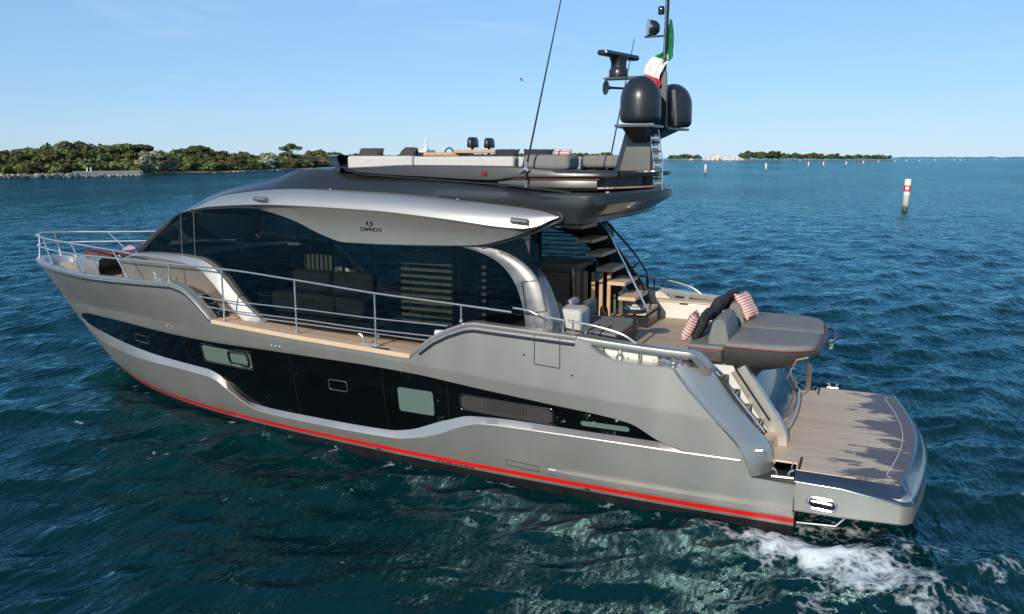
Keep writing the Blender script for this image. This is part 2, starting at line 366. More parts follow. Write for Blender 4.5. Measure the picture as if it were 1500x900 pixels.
# small hull fittings: drains, vent panel, numbering of details follows the photograph
for x, z in ((12.2,1.965),(12.05,1.965),(9.2,1.925),(9.1,1.925),(9.0,1.925)):
    obj('drain_outlet', MB().lathe([(.0,0),(.022,0),(.022,.012),(.012,.016),(0,.016)], (x, hullY(x,z), z), 10, V(0,1,0)), M['chrome'], Y)
for x, z in ((4.09,2.3),(3.3,2.05)):
    obj('skin_fitting', MB().lathe([(0,0),(.018,0),(.018,.01),(0,.012)], (x, hullY(x,z)-.002, z), 10, V(0,1,0)), M['rubber'], Y)
def hstrip(x0, x1, z0, z1, off, n=12, z0b=None, z1b=None):
    rows = []
    for k in range(n+1):
        x = x0+(x1-x0)*k/n; t = k/n
        za = z0+((z0b if z0b is not None else z0)-z0)*t; zb = z1+((z1b if z1b is not None else z1)-z1)*t
        rows.append([(x, hullY(x, za)+off, za), (x, hullY(x, zb)+off, zb)])
    return rows
mb = MB()
P = [V(x, hullY(x, z)+.002, z) for x, z in ((4.48,.355),(3.9,.335),(3.9,.43),(4.48,.45))]
obj('vent_panel', MB().tube(P, .006, 5, True), M['rubber'], Y)
# spray rail along the after hull
rows = []
for k in range(30):
    x = .02+3.85*k/29; s = sstep(3.87, 3.3, x)*.05
    rows.append([(x, hullY(x,.43)+.002, .43), (x, hullY(x,.41)+s, .405), (x, hullY(x,.33)+s, .33), (x, hullY(x,.31)+.001, .31)])
obj('spray_rail', MB().loft(rows), M['hull'], Y, ang=20)
# ------------------------------------------------------------------ lettering made of strokes
GL = {'C': [[(1,.02),(0,.02),(0,1),(1,1)]], 'R': [[(0,0),(0,1),(1,1),(1,.5),(0,.5)],[(.45,.5),(1,0)]], 'A': [[(0,0),(0,.55),(.35,1),(1,1),(1,0)],[(0,.45),(1,.45)]],
      'N': [[(0,0),(0,1),(1,0),(1,1)]], 'H': [[(0,0),(0,1)],[(1,0),(1,1)],[(0,.5),(1,.5)]], 'I': [[(.5,0),(.5,1)]], 'O': [[(0,0),(0,1),(1,1),(1,0),(0,0)]],
      'S': [[(0,0),(1,0),(1,.5),(0,.5),(0,1),(1,1)]], 'L': [[(0,1),(0,0),(1,0)]], 'G': [[(1,1),(0,1),(0,0),(1,0),(1,.5),(.5,.5)]], 'W': [[(0,1),(.25,0),(.5,.8),(.75,0),(1,1)]],
      'M': [[(0,0),(0,1),(.5,.3),(1,1),(1,0)]], '.': [[(.4,0),(.55,0)]], 'K': [[(0,0),(0,1)],[(1,1),(0,.5),(1,0)]], 'E': [[(1,0),(0,0),(0,1),(1,1)],[(0,.5),(.8,.5)]]}
def letters(text, pos, wid, hgt, gap, th, surf, thick=.003):
    """stroke lettering read by someone looking at the port side (left to right = bow to stern); surf(x,z) -> y"""
    mb = MB(); x = pos[0]
    for ch in text:
        if ch == ' ': x -= wid*.7; continue
        ww = wid*(.35 if ch in 'I.' else 1)
        for st in GL[ch]:
            for a, b in zip(st, st[1:]):
                A = Vector((x-a[0]*ww, pos[1]+a[1]*hgt)); B = Vector((x-b[0]*ww, pos[1]+b[1]*hgt)); d = (B-A)
                if d.length < 1e-6: continue
                d.normalize(); n = Vector((-d.y, d.x))*th/2; A = A-d*th/2; B = B+d*th/2
                q = [A+n, B+n, B-n, A-n]
                P = [V(p.x, surf(p.x, p.y)+thick, p.y) for p in q]+[V(p.x, surf(p.x, p.y)+.0004, p.y) for p in q]
                mb.add(P, [(0,1,2,3),(0,1,5,4),(1,2,6,5),(2,3,7,6),(3,0,4,7)])
        x -= ww+gap
    return mb
for wd_, x_ in (('NO', 5.86), ('SLINGS.', 5.759), ('NO', 5.50), ('SWIMMING', 5.399)):
    obj('hull_lettering', letters(wd_, (x_, .152), .028, .034, .013, .008, hullY), M['logo'], Y, smooth=False)
for x0 in (7.05, 3.05):
    P = [V(x, hullY(x, z)+.003, z) for x, z in ((x0, .145), (x0, .19), (x0+.13, .168))]
    obj('lifting_mark', MB().add(P, [(0,1,2)]), M['logo'], Y, smooth=False)
# ------------------------------------------------------------------ bulwark caps, rub rails and the after quarters
def sheer_pts(x0, x1, n, dz=0, dy=0):
    out = []
    for k in range(n+1):
        x = x0+(x1-x0)*k/n; z = zT_mid(x)+dz; out.append(V(x, max(.0, hullY(x, min(z, 2.79)) if z < 2.79 else ysheer(x)*1)+dy, z))
    return out
def cap_rows(x0, x1, n, wid=.17, rise=.03):
    rows = []
    for k in range(n+1):
        x = x0+(x1-x0)*k/n; z = zT_mid(x)
        s = (zT_mid(x+.02)-zT_mid(x-.02))/.04; c = 1/math.sqrt(1+s*s)
        y = hullY(x, z); tx = -s*c
        def q(dy, dn): return (x+tx*dn, max(.0, y+dy), z+c*dn)
        rows.append([q(.0, -.05), q(.018, -.02), q(.012, rise*.7), q(-.015, rise), q(-wid+.015, rise), q(-wid, rise*.6), q(-wid-.02, -.10), q(-wid-.22*sstep(9, 13, x), -.45)])
    return rows
for sgn in (1, -1):
    def side(rows): return [[(p[0], p[1]*sgn, p[2]) for p in r] for r in rows]
    mb = MB().loft(side(cap_rows(3.24, 6.22, 70)))
    obj('bulwark_cap', mb, M['hull'], Y, ang=40)
    rows = cap_rows(10.64, 18.2, 120, .16)
    # close the cap round the stem
    for k in range(1, 16):
        x = 18.2+.7*(1-(1-k/15)**1.6); y = ysheer(min(x, 18.9)); z = 2.80
        q = lambda dy, dz: (x-(.16+dy*-1 if dy < -.1 else 0)*(x-18.2)/.7*1.2, max(0, y+dy*(1-(x-18.2)/.7)), z+dz)
        rows.append([q(0,-.05), q(.018,-.02), q(.012,.021), q(-.015,.03), q(-.145,.03), q(-.16,.018), q(-.18,-.10), q(-.40,-.45)])
    obj('bulwark_cap', MB().loft(side(rows)), M['wing'], Y, ang=40)
    P = [V(p.x, p.y*sgn, p.z) for p in sheer_pts(10.72, 18.88, 110, -.085, .012)]
    obj('rub_rail', MB().tube(P, .021, 6), M['rub'], Y)
    P = [V(p.x, p.y*sgn, p.z) for p in sheer_pts(10.72, 18.88, 110, -.05, .016)]
    obj('rub_rail_strip', MB().tube(P, .012, 6), M['chrome'], Y)
    P = [V(p.x, p.y*sgn, p.z) for p in sheer_pts(3.26, 5.98, 60, -.115, .012)]
    obj('rub_rail', MB().tube(P, .023, 6), M['rub'], Y)
    P = [V(p.x, p.y*sgn, p.z) for p in sheer_pts(3.26, 5.98, 60, -.082, .016)]
    obj('rub_rail_strip', MB().tube(P, .012, 6), M['chrome'], Y)
    # teak plank along the open part of the side deck
    rows = []
    for k in range(41):
        x = 6.16+(10.66-6.16)*k/40; z = zT_mid(min(max(x, 6.25), 10.62))+.004; y = hullY(x, z)
        rows.append([(x, (y-.20)*sgn, z+.075), (x, (y+.03)*sgn, z+.075), (x, (y+.04)*sgn, z+.065), (x, (y+.04)*sgn, z+.0), (x, (y-.2)*sgn, z-.0)])
    obj('teak_plank', MB().loft(rows, True, True), M['teak_plain'], Y, ang=30)
    # boarding gate cut in the bulwark
    xa, xb = 3.92, 3.50
    mb = MB()
    for P in ([(xa, 2.66), (xa, 2.17)], [(xb, 2.63), (xb, 2.14)], [(xa, 2.17), (xb, 2.14)]):
        mb.tube([V(x, (hullY(x, z)+.001)*sgn, z) for x, z in P], .008, 5)
    obj('gate_joint', mb, M['rubber'], Y)
    # the mooring fairing: a thick rail bridging the low part of the bulwark
    rows = []
    for k in range(31):
        t = k/30; x = 3.27-(3.27-1.52)*t; zt = 2.675-.10*t-.012*math.sin(t*math.pi); y = ysheer(x)-.035
        rows.append([(x, y*sgn, zt-.105), (x, (y+.02)*sgn, zt-.06), (x, (y+.01)*sgn, zt-.012), (x, (y-.03)*sgn, zt), (x, (y-.17)*sgn, zt), (x, (y-.19)*sgn, zt-.03), (x, (y-.17)*sgn, zt-.10)])
    # slope down to the quarter
    for k in range(1, 9):
        t = k/8; x = 1.50-.22*t; zt = 2.570-.29*t; y = ysheer(1.5)-.035-.24*t
        rows.append([(x+.02, y*sgn, zt-.10), (x+.01, (y+.012)*sgn, zt-.06), (x-.01, (y+.005)*sgn, zt-.012), (x-.02, (y-.02)*sgn, zt), (x-.05, (y-.20)*sgn, zt), (x-.03, (y-.22)*sgn, zt-.03), (x, (y-.22)*sgn, zt-.10)])
    obj('mooring_rail', MB().loft(rows, True, True), M['wing'], Y, ang=45)
    # low inner coaming under it
    rows = [[(x, (hullY(x, zT_mid(x))-a)*sgn, zT_mid(x)+dz) for a, dz in ((.0, 0), (.02, .02), (.30, .02), (.32, -.25))] for x in [1.3+1.9*k/24 for k in range(25)]]
    obj('mooring_ledge', MB().loft(rows), M['hull'], Y, ang=40)
    # quarter panel: the broad slope from the side panel's edge in to the stern stairs
    ridge = spl([(1.80,2.5,2.31),(1.52,2.49,1.98),(1.11,2.48,1.57),(.76,2.46,1.21),(.655,2.45,.95),(.62,2.45,.80)], 24)
    inner = spl([(1.30,2.10,2.27),(1.08,2.03,1.94),(.68,2.0,1.47),(.42,1.99,1.17),(.36,1.99,1.0),(.33,1.99,.80)], 24)
    rows = []
    for a, b in zip(ridge, inner):
        nb = V(-.55, .6, .35); r = [(a.x+.06, (a.y-.03)*sgn, a.z-.01), (a.x+.015, (a.y+.012)*sgn, a.z+.01)]
        for k in range(9):
            t = k/8; p = a.lerp(b, t)+nb*.05*math.sin(min(1, t*1.0)*math.pi)**.6
            r.append((p.x, p.y*sgn, p.z))
        q = b+V(.12, -.03, -.02); r.append((q.x, q.y*sgn, q.z))
        rows.append(r)
    top = rows[0]; 
    obj('stern_quarter', MB().loft(rows), M['hull'], Y, ang=40)
    # its top, back to the mooring ledge
    mb = MB().add([(2.3,2.47*sgn,2.318),(1.81,2.485*sgn,2.316)]+[(top[i][0]+.02, top[i][1], 2.312-.03*i/8) for i in (2,4,6)]+[(1.62,2.05*sgn,2.29),(2.3,1.98*sgn,2.30)], [tuple(range(7))])
    obj('quarter_top', mb, M['blue_steel'], Y, smooth=False)
    # chrome fairlead at the foot of the quarter
    q = rows[20]; c = V(*q[6])
    mb = MB().tube([c+V(.05,.06*sgn,.05), c+V(-.03,.05*sgn,.06), c+V(-.07,0,.03), c+V(-.06,-.02*sgn,-.03), c+V(0,.05*sgn,-.03), c+V(.05,.06*sgn,.0)], .02, 8, True)
    obj('fairlead', mb, M['chrome'], Y)
# ------------------------------------------------------------------ decks
def deckz(x): return float(np.interp(x, [2.9, 6.2, 10.6], [2.13, 2.10, 2.27]))
rows = []
for k in range(60):
    x = 1.5+(10.66-1.5)*k/59
    yo = min(2.45, hullY(x, 2.1)-.15) if x > 1.95 else 1.9; rows.append([(x, y, deckz(x)) for y in np.linspace(-yo, yo, 25)])
obj('main_deck', MB().loft(rows), M['teak'], Y, smooth=False)
rows = []
for k in range(50):
    x = 11.25+(18.55-11.25)*k/49; yo = max(.02, ysheer(x)-.13); z = 2.66
    rows.append([(x, y, z) for y in np.linspace(-yo, yo, 13)])
obj('foredeck', MB().loft(rows), M['teak_plain'], Y, smooth=False)
for sgn in (1, -1):
    for i, (xa, xb, z) in enumerate(((10.66, 10.95, 2.40), (10.95, 11.25, 2.53))):
        obj('deck_step', MB().box(((xa+xb)/2, 2.10*sgn, z-.11), (xb-xa, .40, .22)), M['matt_black'], Y, bevel=.01)
    obj('step_side', MB().loft([[(x, (hullY(x, zT_mid(x))-.17)*sgn, zT_mid(x)-.02), (x, (hullY(x, zT_mid(x))-.19)*sgn, 2.2)] for x in [10.68+.08*k for k in range(9)]]), M['hull'], Y)
# ------------------------------------------------------------------ superstructure
ybase = pchip([3.5,5,8,10,11,12,13,13.6],[2.05,2.06,2.06,2.02,1.96,1.85,1.70,1.58])
def glassY(x, z): return ybase(x)-.035*(z-2.3)
gtop = pchip([4.1,4.6,6,9,11.4,12.05,13.42],[3.95,4.25,4.38,4.40,4.36,4.22,3.34])
gbot = pchip([4.1,9.5,10.2,10.8,11.3,13.42],[2.16,2.2,2.45,3.0,3.28,3.32])
for sgn in (1, -1):
    xs = [4.1+(13.42-4.1)*k/60 for k in range(61)]
    rows = [[(x, glassY(x, gbot(x)+(gtop(x)-gbot(x))*t)*sgn, gbot(x)+(gtop(x)-gbot(x))*t) for x in xs] for t in (0, .25, .5, .75, 1)]
    sg = obj('side_window', MB().loft(rows), M['glass'], Y)
    for x, zb, zt in ((12.02, 3.40, 4.22), (11.62, 3.40, 4.34)):
        obj('mullion', MB().tube([(x, (glassY(x, z)+.004)*sgn, z) for z in (zb, (zb+zt)/2, zt)], .014, 6), M['roof'], sg)
    for x, zb, zt in ((9.75, 3.95, 4.36), (6.5, 2.3, 3.85), (8.62, 2.3, 3.9)):
        obj('window_joint', MB().tube([(x, (glassY(x, z)+.001)*sgn, z) for z in (zb, zt)], .006, 5), M['black'], sg)
    # windscreen pillar
    P = spl([(13.50, 1.60, 3.33), (12.80, 1.69, 3.78), (12.10, 1.71, 4.20)], 14)
    rows = []
    for p in P:
        rows.append([(p.x-.04, (p.y+.02)*sgn, p.z-.02), (p.x+.0, (p.y+.04)*sgn, p.z+.01), (p.x+.05, (p.y+.01)*sgn, p.z+.05), (p.x+.06, (p.y-.08)*sgn, p.z+.03), (p.x, (p.y-.06)*sgn, p.z-.02)])
    obj('windscreen_pillar', MB().loft(rows, True, True), M['roof'], Y, ang=50)
    # silver cabin side sweeping down to the deck
    zP = pchip([9.70,10.0,10.41,10.81,11.1,11.4,11.96,13.0,13.6,13.95],[2.26,2.44,2.76,3.12,3.30,3.38,3.41,3.39,3.33,3.22])
    rows = []
    for k in range(71):
        x = 9.70+(13.95-9.70)*k/70; z = zP(x); s = (zP(x+.02)-zP(x-.02))/.04; c = 1/math.sqrt(1+s*s)
        yb = ybase(x)+.03; tx = -s*c
        drop = .20*c; drop2 = .26
        def q(y, dn): return (max(9.62, x-tx*dn*1.0) if False else x-tx*dn, y*sgn, max(2.2, z-c*dn))
        wb = float(np.interp(x, [9.7, 10.9, 11.6, 13.0, 13.9], [.26, .24, .15, .07, .05])); rows.append([q(yb-.16, -.01), q(yb-.03, 0), q(yb+.05, .02), q(yb+.12, wb*.9), q(yb+.125, wb), q(yb+.10, wb+.035), (x, (yb+.06)*sgn, max(2.23, min(z-c*(wb+.05)-.25, 2.85))), (x, (yb-.02)*sgn, 2.2)])
    obj('cabin_side', MB().loft(rows), M['hull'], Y, ang=40)
    # aft pillar: a polished band that curves down from the wing
    out = spl([(6.1,2.1,3.97),(5.28,2.1,3.93),(4.72,2.1,3.84),(4.24,2.1,3.58),(3.98,2.1,3.21),(3.83,2.1,2.78),(3.72,2.1,2.14)], 40)
    inn = spl([(6.1,2.1,3.93),(5.42,2.1,3.86),(4.93,2.1,3.72),(4.61,2.1,3.48),(4.42,2.1,3.15),(4.31,2.1,2.72),(4.26,2.1,2.14)], 40)
    rows = []
    for a, b in zip(out, inn):
        ya = glassY(a.x, a.z); yb_ = glassY(b.x, b.z)
        rows.append([(a.x, (ya-.28)*sgn, a.z), (a.x, (ya-.02)*sgn, a.z), (a.x*.9+b.x*.1, (ya+.025)*sgn, a.z*.9+b.z*.1), (a.x*.4+b.x*.6, (yb_+.05)*sgn, a.z*.4+b.z*.6), (b.x, (yb_+.04)*sgn, b.z), (b.x, (yb_-.02)*sgn, b.z)])
    sw = obj('aft_pillar', MB().loft(rows), M['swoosh'], Y, ang=50)
    P = [V(x, (glassY(x, z)+.083)*sgn, z) for x, z in ((4.36, 3.36), (4.06, 3.42), (3.93, 2.92), (4.27, 2.86))]
    obj('hatch_outline', MB().tube(P, .008, 5, True), M['rubber'], sw)
    # dark panel between wing and pillar
    P = [(4.95, glassY(4.95,3.9)*sgn, 3.90), (4.27, glassY(4.27,4.2)*sgn, 4.24), (4.27, glassY(4.27,3.6)*sgn, 3.58), (4.5, glassY(4.5,3.8)*sgn, 3.74)]
    obj('corner_panel', MB().prism(P, (0, -.05*sgn, 0)), M['roof'], Y, smooth=False)
    # the wing: bright convex upper face, undercut lower panel
    Tz = pchip([3.70,3.85,5.14,6.98,8.73,10.51,11.58],[4.44,4.48,4.62,4.75,4.785,4.65,4.335]); Cz = pchip([3.70,3.86,4.06,4.30,5.64,7.1,9.15,10.79,11.58],[4.435,4.37,4.275,4.245,4.36,4.46,4.50,4.42,4.325])
    Lz = pchip([3.70,3.86,4.06,4.27,4.69,5.12,5.6,7.26,7.76,8.27,8.87,9.42,9.9,11.58],[4.43,4.36,4.26,4.17,4.02,3.92,3.89,3.85,3.85,3.97,4.19,4.33,4.40,4.318])
    Ty = pchip([3.70,6,9,10.5,11.58],[2.08,2.10,2.08,2.02,1.88]); Cy = pchip([3.70,4.3,6,9,10.8,11.58],[2.10,2.30,2.38,2.36,2.16,1.90])
    rows = []
    for k in range(121):
        x = 3.70+(11.58-3.70)*k/120; tz, cz, lz = Tz(x), Cz(x), min(Lz(x), Cz(x)-.002); ty, cy = Ty(x), Cy(x)
        h = tz-cz; f = min(1, (cz-lz)/.12); ly = glassY(x, lz)+.04+.10*f
        iy = glassY(x, lz)-.03
        rows.append([(x, (ty-.08)*sgn, tz-.01), (x, ty*sgn, tz), (x, (ty+(cy-ty)*.42)*sgn, tz-h*.14), (x, (ty+(cy-ty)*.74)*sgn, tz-h*.40), (x, (ty+(cy-ty)*.94)*sgn, tz-h*.78), (x, cy*sgn, cz),
                     (x, (cy-.045*f)*sgn, cz-.025*f), (x, (cy-(cy-ly)*.55)*sgn, cz-(cz-lz)*.22), (x, (ly+.01+.02*f)*sgn, cz-(cz-lz)*.6), (x, ly*sgn, lz+.015*f), (x, (ly-.02*f)*sgn, lz), (x, iy*sgn, lz+.01*f)])
    wing = obj('side_wing', MB().loft(rows), M['wing'], Y, ang=28)
    P = [V(x, (Ty(x)-.03)*sgn, Tz(x)+.005) for x in [3.72+(11.5-3.72)*k/80 for k in range(81)]]
    rad = [float(np.interp(p.x, [3.7, 5, 8, 11.5], [.034, .030, .022, .014])) for p in P]
    obj('wing_groove', MB().tube(P, rad, 6), M['matt_black'], Y)
    P = spl([(3.90,2.09,4.50),(3.72,2.11,4.46),(3.66,2.12,4.40),(3.80,2.19,4.32),(4.02,2.2,4.21),(4.25,2.16,4.12),(4.7,2.12,3.985),(5.1,2.12,3.89)], 30)
    obj('wing_edge', MB().tube([(p.x, p.y*sgn, p.z) for p in P], [.03-.022*k/30 for k in range(31)], 6), M['matt_black'], Y)
    # two small chrome deck lights with mounting feet on the wing
    for x in (9.42, 4.30):
        z = Tz(x)*.35+Cz(x)*.65; y = Ty(x)*.06+Cy(x)*.94
        li = obj('wing_light', MB().tube([(x-.14, (y+.05)*sgn, z+.0), (x+.14, (y+.05)*sgn, z+.02)], .045, 12), M['swoosh'], Y)
        obj('light_foot', MB().box((x, y*sgn, z), (.16, .08, .03)), M['black'], li)
    for x in (8.05, 5.5):
        obj('wing_stud', MB().lathe([(0,0),(.03,0),(.024,.02),(0,.028)], (x, (Ty(x)+.02)*sgn, Tz(x)+.0), 10), M['chrome'], Y)
# emblem and name on the wings' lower panels, port side
def wingsurf(x, z):
    cz, lz = 4.45, 3.85; 
    tz = float(np.interp(x, [5.64, 7.1, 9.15], [4.36, 4.46, 4.50])); t = (tz-z)/(tz-3.85)
    cy = 2.38; ly = glassY(x, 3.85)+.14
    ys = [cy-.0, cy-.045, cy-(cy-ly)*.55, ly+.03, ly]; ts = [0, .04, .22, .6, .97]
    return float(np.interp(t, ts, ys))
obj('name_lettering', letters('CRANCHI', (7.385, 4.085), .052, .052, .016, .013, wingsurf), M['logo'], Y, smooth=False)
mb = MB()
for s in (1, -1):                                   # two horn shapes closing into a crescent
    o_ = []; i_ = []
    for k in range(13):
        a = R(-90+ s*(k/12)*158); o_.append((math.cos(a)*.068, math.sin(a)*.05)); wth = .012+.026*math.sin(min(1, k/12)*math.pi*.5)*(1 if k < 12 else .2)
        i_.append((math.cos(a)*(.068-wth), math.sin(a)*(.05-wth)))
    P = []
    for (a, b), (c, d) in zip(o_, i_):
        P.append([(7.18-a, wingsurf(7.18-a, 4.215+b)+.003, 4.215+b), (7.18-c, wingsurf(7.18-c, 4.215+d)+.003, 4.215+d)])
    mb.loft(P)
obj('name_emblem', mb, M['logo'], Y, smooth=False)
# ------------------------------------------------------------------ roof
st = [  # x, edge (y,z), shoulder (y,z), upper (y,z), centre z
 (12.12,(1.70,4.235),(1.45,4.27),(.8,4.31),4.33), (11.85,(1.80,4.27),(1.48,4.42),(.8,4.47),4.49), (11.58,(1.88,4.335),(1.48,4.57),(.8,4.62),4.63),
 (10.51,(2.02,4.655),(1.55,4.83),(.85,4.87),4.88), (9.6,(2.06,4.755),(1.58,5.0),(.85,5.03),5.03), (9.15,(2.07,4.78),(1.62,5.12),(.9,5.15),5.15), (8.7,(2.08,4.79),(1.70,5.14),(.9,5.15),5.15),
 (7.6,(2.09,4.775),(1.84,5.02),(.9,5.05),5.05), (6.3,(2.1,4.71),(1.95,4.97),(.9,5.0),5.0), (5.14,(2.1,4.625),(2.02,4.90),(.9,4.92),4.92), (4.5,(2.09,4.56),(2.06,4.83),(.9,4.85),4.85), (3.66,(2.08,4.40),(2.07,4.76),(.9,4.80),4.80)]
xs_ = [s[0] for s in st][::-1]
def stf(g): return pchip(xs_, [g(s) for s in st][::-1])
f = [stf(lambda s, i=i, j=j: s[i][j]) for i in (1, 2, 3) for j in (0, 1)]; fc = stf(lambda s: s[4])
rows = []
for k in range(90):
    x = 3.66+(12.12-3.66)*k/89; e = V(f[0](x), f[1](x)); s = V(f[2](x), f[3](x)) if False else None
    ey, ez, sy, sz, uy, uz, cz = f[0](x), f[1](x), f[2](x), f[3](x), f[4](x), f[5](x), fc(x)
    my, mz = ey*.5+sy*.5+.012, ez*.5+sz*.5+.012
    half = [(ey-.06, ez-.1), (ey, ez), (my, mz), (sy+.03, sz-.05), (sy-.03, sz-.005), (uy, uz)]
    rows.append([(x, a, b) for a, b in half]+[(x, 0, cz)]+[(x, -a, b) for a, b in half[::-1]])
obj('roof', MB().loft(rows), M['roof_fade'], Y, ang=50)
# windscreen
rows = []
for t in (0, .25, .5, .75, 1):
    r = []
    for k in range(25):
        a = -1+2*k/24; lo = V(13.5+1.05*(1-abs(a)**2.2), 1.58*a, 3.33+.03*(1-a*a)); hi = V(12.1+.42*(1-abs(a)**2.2), 1.68*a, 4.24+.08*(1-a*a))
        p = lo.lerp(hi, t); r.append(tuple(p))
    rows.append(r)
obj('windscreen', MB().loft(rows), M['glass'], Y)
# coachroof in front of the windscreen
rows = []
for k in range(20):
    x = 12.0+(14.3-12.0)*k/19; e = ybase(x)-.1 if x < 13.6 else 1.50-.25*(x-13.6); z = 3.32 if x < 13.9 else 3.32-.3*(x-13.9)
    rows.append([(x, a*e, z+.04*(1-a*a)) for a in np.linspace(-1, 1, 13)])
obj('coachroof', MB().loft(rows), M['hull'], Y, ang=50)
# ceiling, cabin floor and what is seen through the tinted glass
obj('ceiling', MB().slab([(12.0,1.5),(12.0,-1.5),(9,-1.9),(3.7,-1.9),(3.7,1.9),(9,1.9)], 4.24, 4.30), M['ceiling'], Y, smooth=False)
obj('saloon_floor', MB().slab([(11.4,1.6),(11.4,-1.6),(5.6,-1.9),(5.6,1.9)], 2.13, 2.16), M['matt_black'], Y, smooth=False)
obj('saloon_bulkhead', MB().box((10.9, 0, 2.8), (.08, 3.3, 1.2)), M['ceiling'], Y)
mb = MB()
for k in range(11): mb.box((5.15, .35, 2.42+.13*k), (.04, 2.3, .035)) if False else mb.box((6.46, .95, 2.27+.125*k), (1.78, .06, .05))
lv = obj('saloon_louvre', mb, M['cream'], Y, smooth=False)
obj('louvre_post', MB().box((5.72, .9, 3.0), (.05, .06, 1.5)), M['cream'], lv)
sf = obj('saloon_sofa', MB().box((9.05, 1.0, 2.50), (2.2, .8, .44)), M['grey_fabric'], Y, bevel=.06)
for x in (9.5, 8.5): obj('sofa_cushion', MB().box((x, .85, 2.88), (.95, .24, .46), Matrix.Rotation(.15, 3, 'X')), M['grey_fabric'], sf, bevel=.08, seg=3)
mb = MB()
for k in range(8): mb.box((11.0-.12*k, -.6, 2.95), (.07, .05, .52))
obj('saloon_curtain', mb, M['cream'], Y, smooth=False)
obj('cabin_ceiling_panel', MB().box((9.2, .9, 4.05), (.9, .5, .03)), M['white'], Y)  # plain white panel hung below the ceiling
# aft end of the saloon: dark sliding door behind the cockpit
ad = obj('saloon_door', MB().box((5.70, 0, 3.2), (.05, 3.9, 2.05)), M['ceiling'], Y)
for y in (1.85, .65, -.6, -1.85): obj('door_frame', MB().box((5.67, y, 3.2), (.07, .05, 2.05)), M['roof'], ad)
# ------------------------------------------------------------------ flybridge
# deck overhang aft
def plan(w, xa, xc, n=16, x0=4.6, w0=None):
    """half plan: straight side then a rounded corner and a bowed after edge"""
    P = [(x0, w0 or w), (x0*.6+(xa+.45)*.4, (w0 or w)*.4+w*.6), (xa+.45, w)]
    for k in range(1, 7):
        a = k/6*math.pi/2; P.append((xa+.45-.42*math.sin(a), w-.32+.32*math.cos(a)))
    for k in range(1, 8):
        t = k/7; P.append((xa+.03+(xc-xa-.03)*math.sin(t*math.pi/2), (w-.32)*(1-t)))
    return P+[(x, -y) for x, y in P[-2::-1]]
L1 = plan(2.06, 2.98, 2.56); L2 = plan(2.09, 2.96, 2.54); L3 = plan(2.06, 3.05, 2.7); L4 = plan(2.0, 3.22, 2.95); L5 = plan(1.9, 3.35, 3.15)
def lift(P, zs): return [(x, y, zs(x, y)) for x, y in P]
zt_ = lambda x, y: 4.79+.05*(1-min(1, abs(y)/2))-.0
rows = [lift(plan(1.7, 3.2, 2.8, x0=5.4), lambda x, y: zt_(x,y)), lift(plan(2.08, 2.98, 2.56, x0=5.0, w0=2.0), zt_), lift(plan(2.105, 2.96, 2.54, x0=5.0, w0=2.02), lambda x, y: zt_(x,y)-.03), lift(plan(2.115, 2.96, 2.54, x0=5.0, w0=2.04), lambda x, y: zt_(x,y)-.17), lift(plan(2.11, 3.02, 2.68, x0=4.8, w0=2.03), lambda x, y: zt_(x,y)-.24), lift(plan(2.09, 3.16, 2.95, x0=4.6, w0=2.0), lambda x, y: 4.42+.03*(1-abs(y)/2)), lift(plan(2.07, 3.14, 2.95, x0=4.6, w0=1.98), lambda x, y: 4.33+.06*(1-abs(y)/2)), lift(L5, lambda x, y: 4.28+.06*(1-abs(y)/2)), lift(plan(1.0, 3.9, 3.8), lambda x, y: 4.28)]
ovh = obj('flybridge_overhang', MB().loft(rows), M['roof_fade'], Y, ang=28)
obj('flybridge_deck', MB().slab(plan(1.72, 3.0, 2.65, x0=8.9), 4.85, 4.875), M['teak'], Y, smooth=False)
for y, x in ((1.75, 3.02), (.2, 2.62), (-1.6, 2.85)):
    obj('deck_light', MB().lathe([(0,0),(.035,0),(.03,.02),(0,.028)], (x+.04, y, zt_(x,y)+.0), 10), M['chrome'], ovh)
mb = MB()
for a, b in (((0,0),(.07,.12)), ((.0,.0),(.05,.01)), ((.09,.02),(.07,.10)), ((.07,.10),(.16,.115)), ((.13,.0),(.16,.115))):
    mb.box((3.06-.012, 1.24-(a[0]+b[0])/2, 4.50+(a[1]+b[1])/2), (.01, max(.015, abs(b[0]-a[0])), max(.015, abs(b[1]-a[1]))), Matrix.Rotation(0, 3, 'X'))
obj('model_mark', mb, M['black'], ovh, smooth=False)
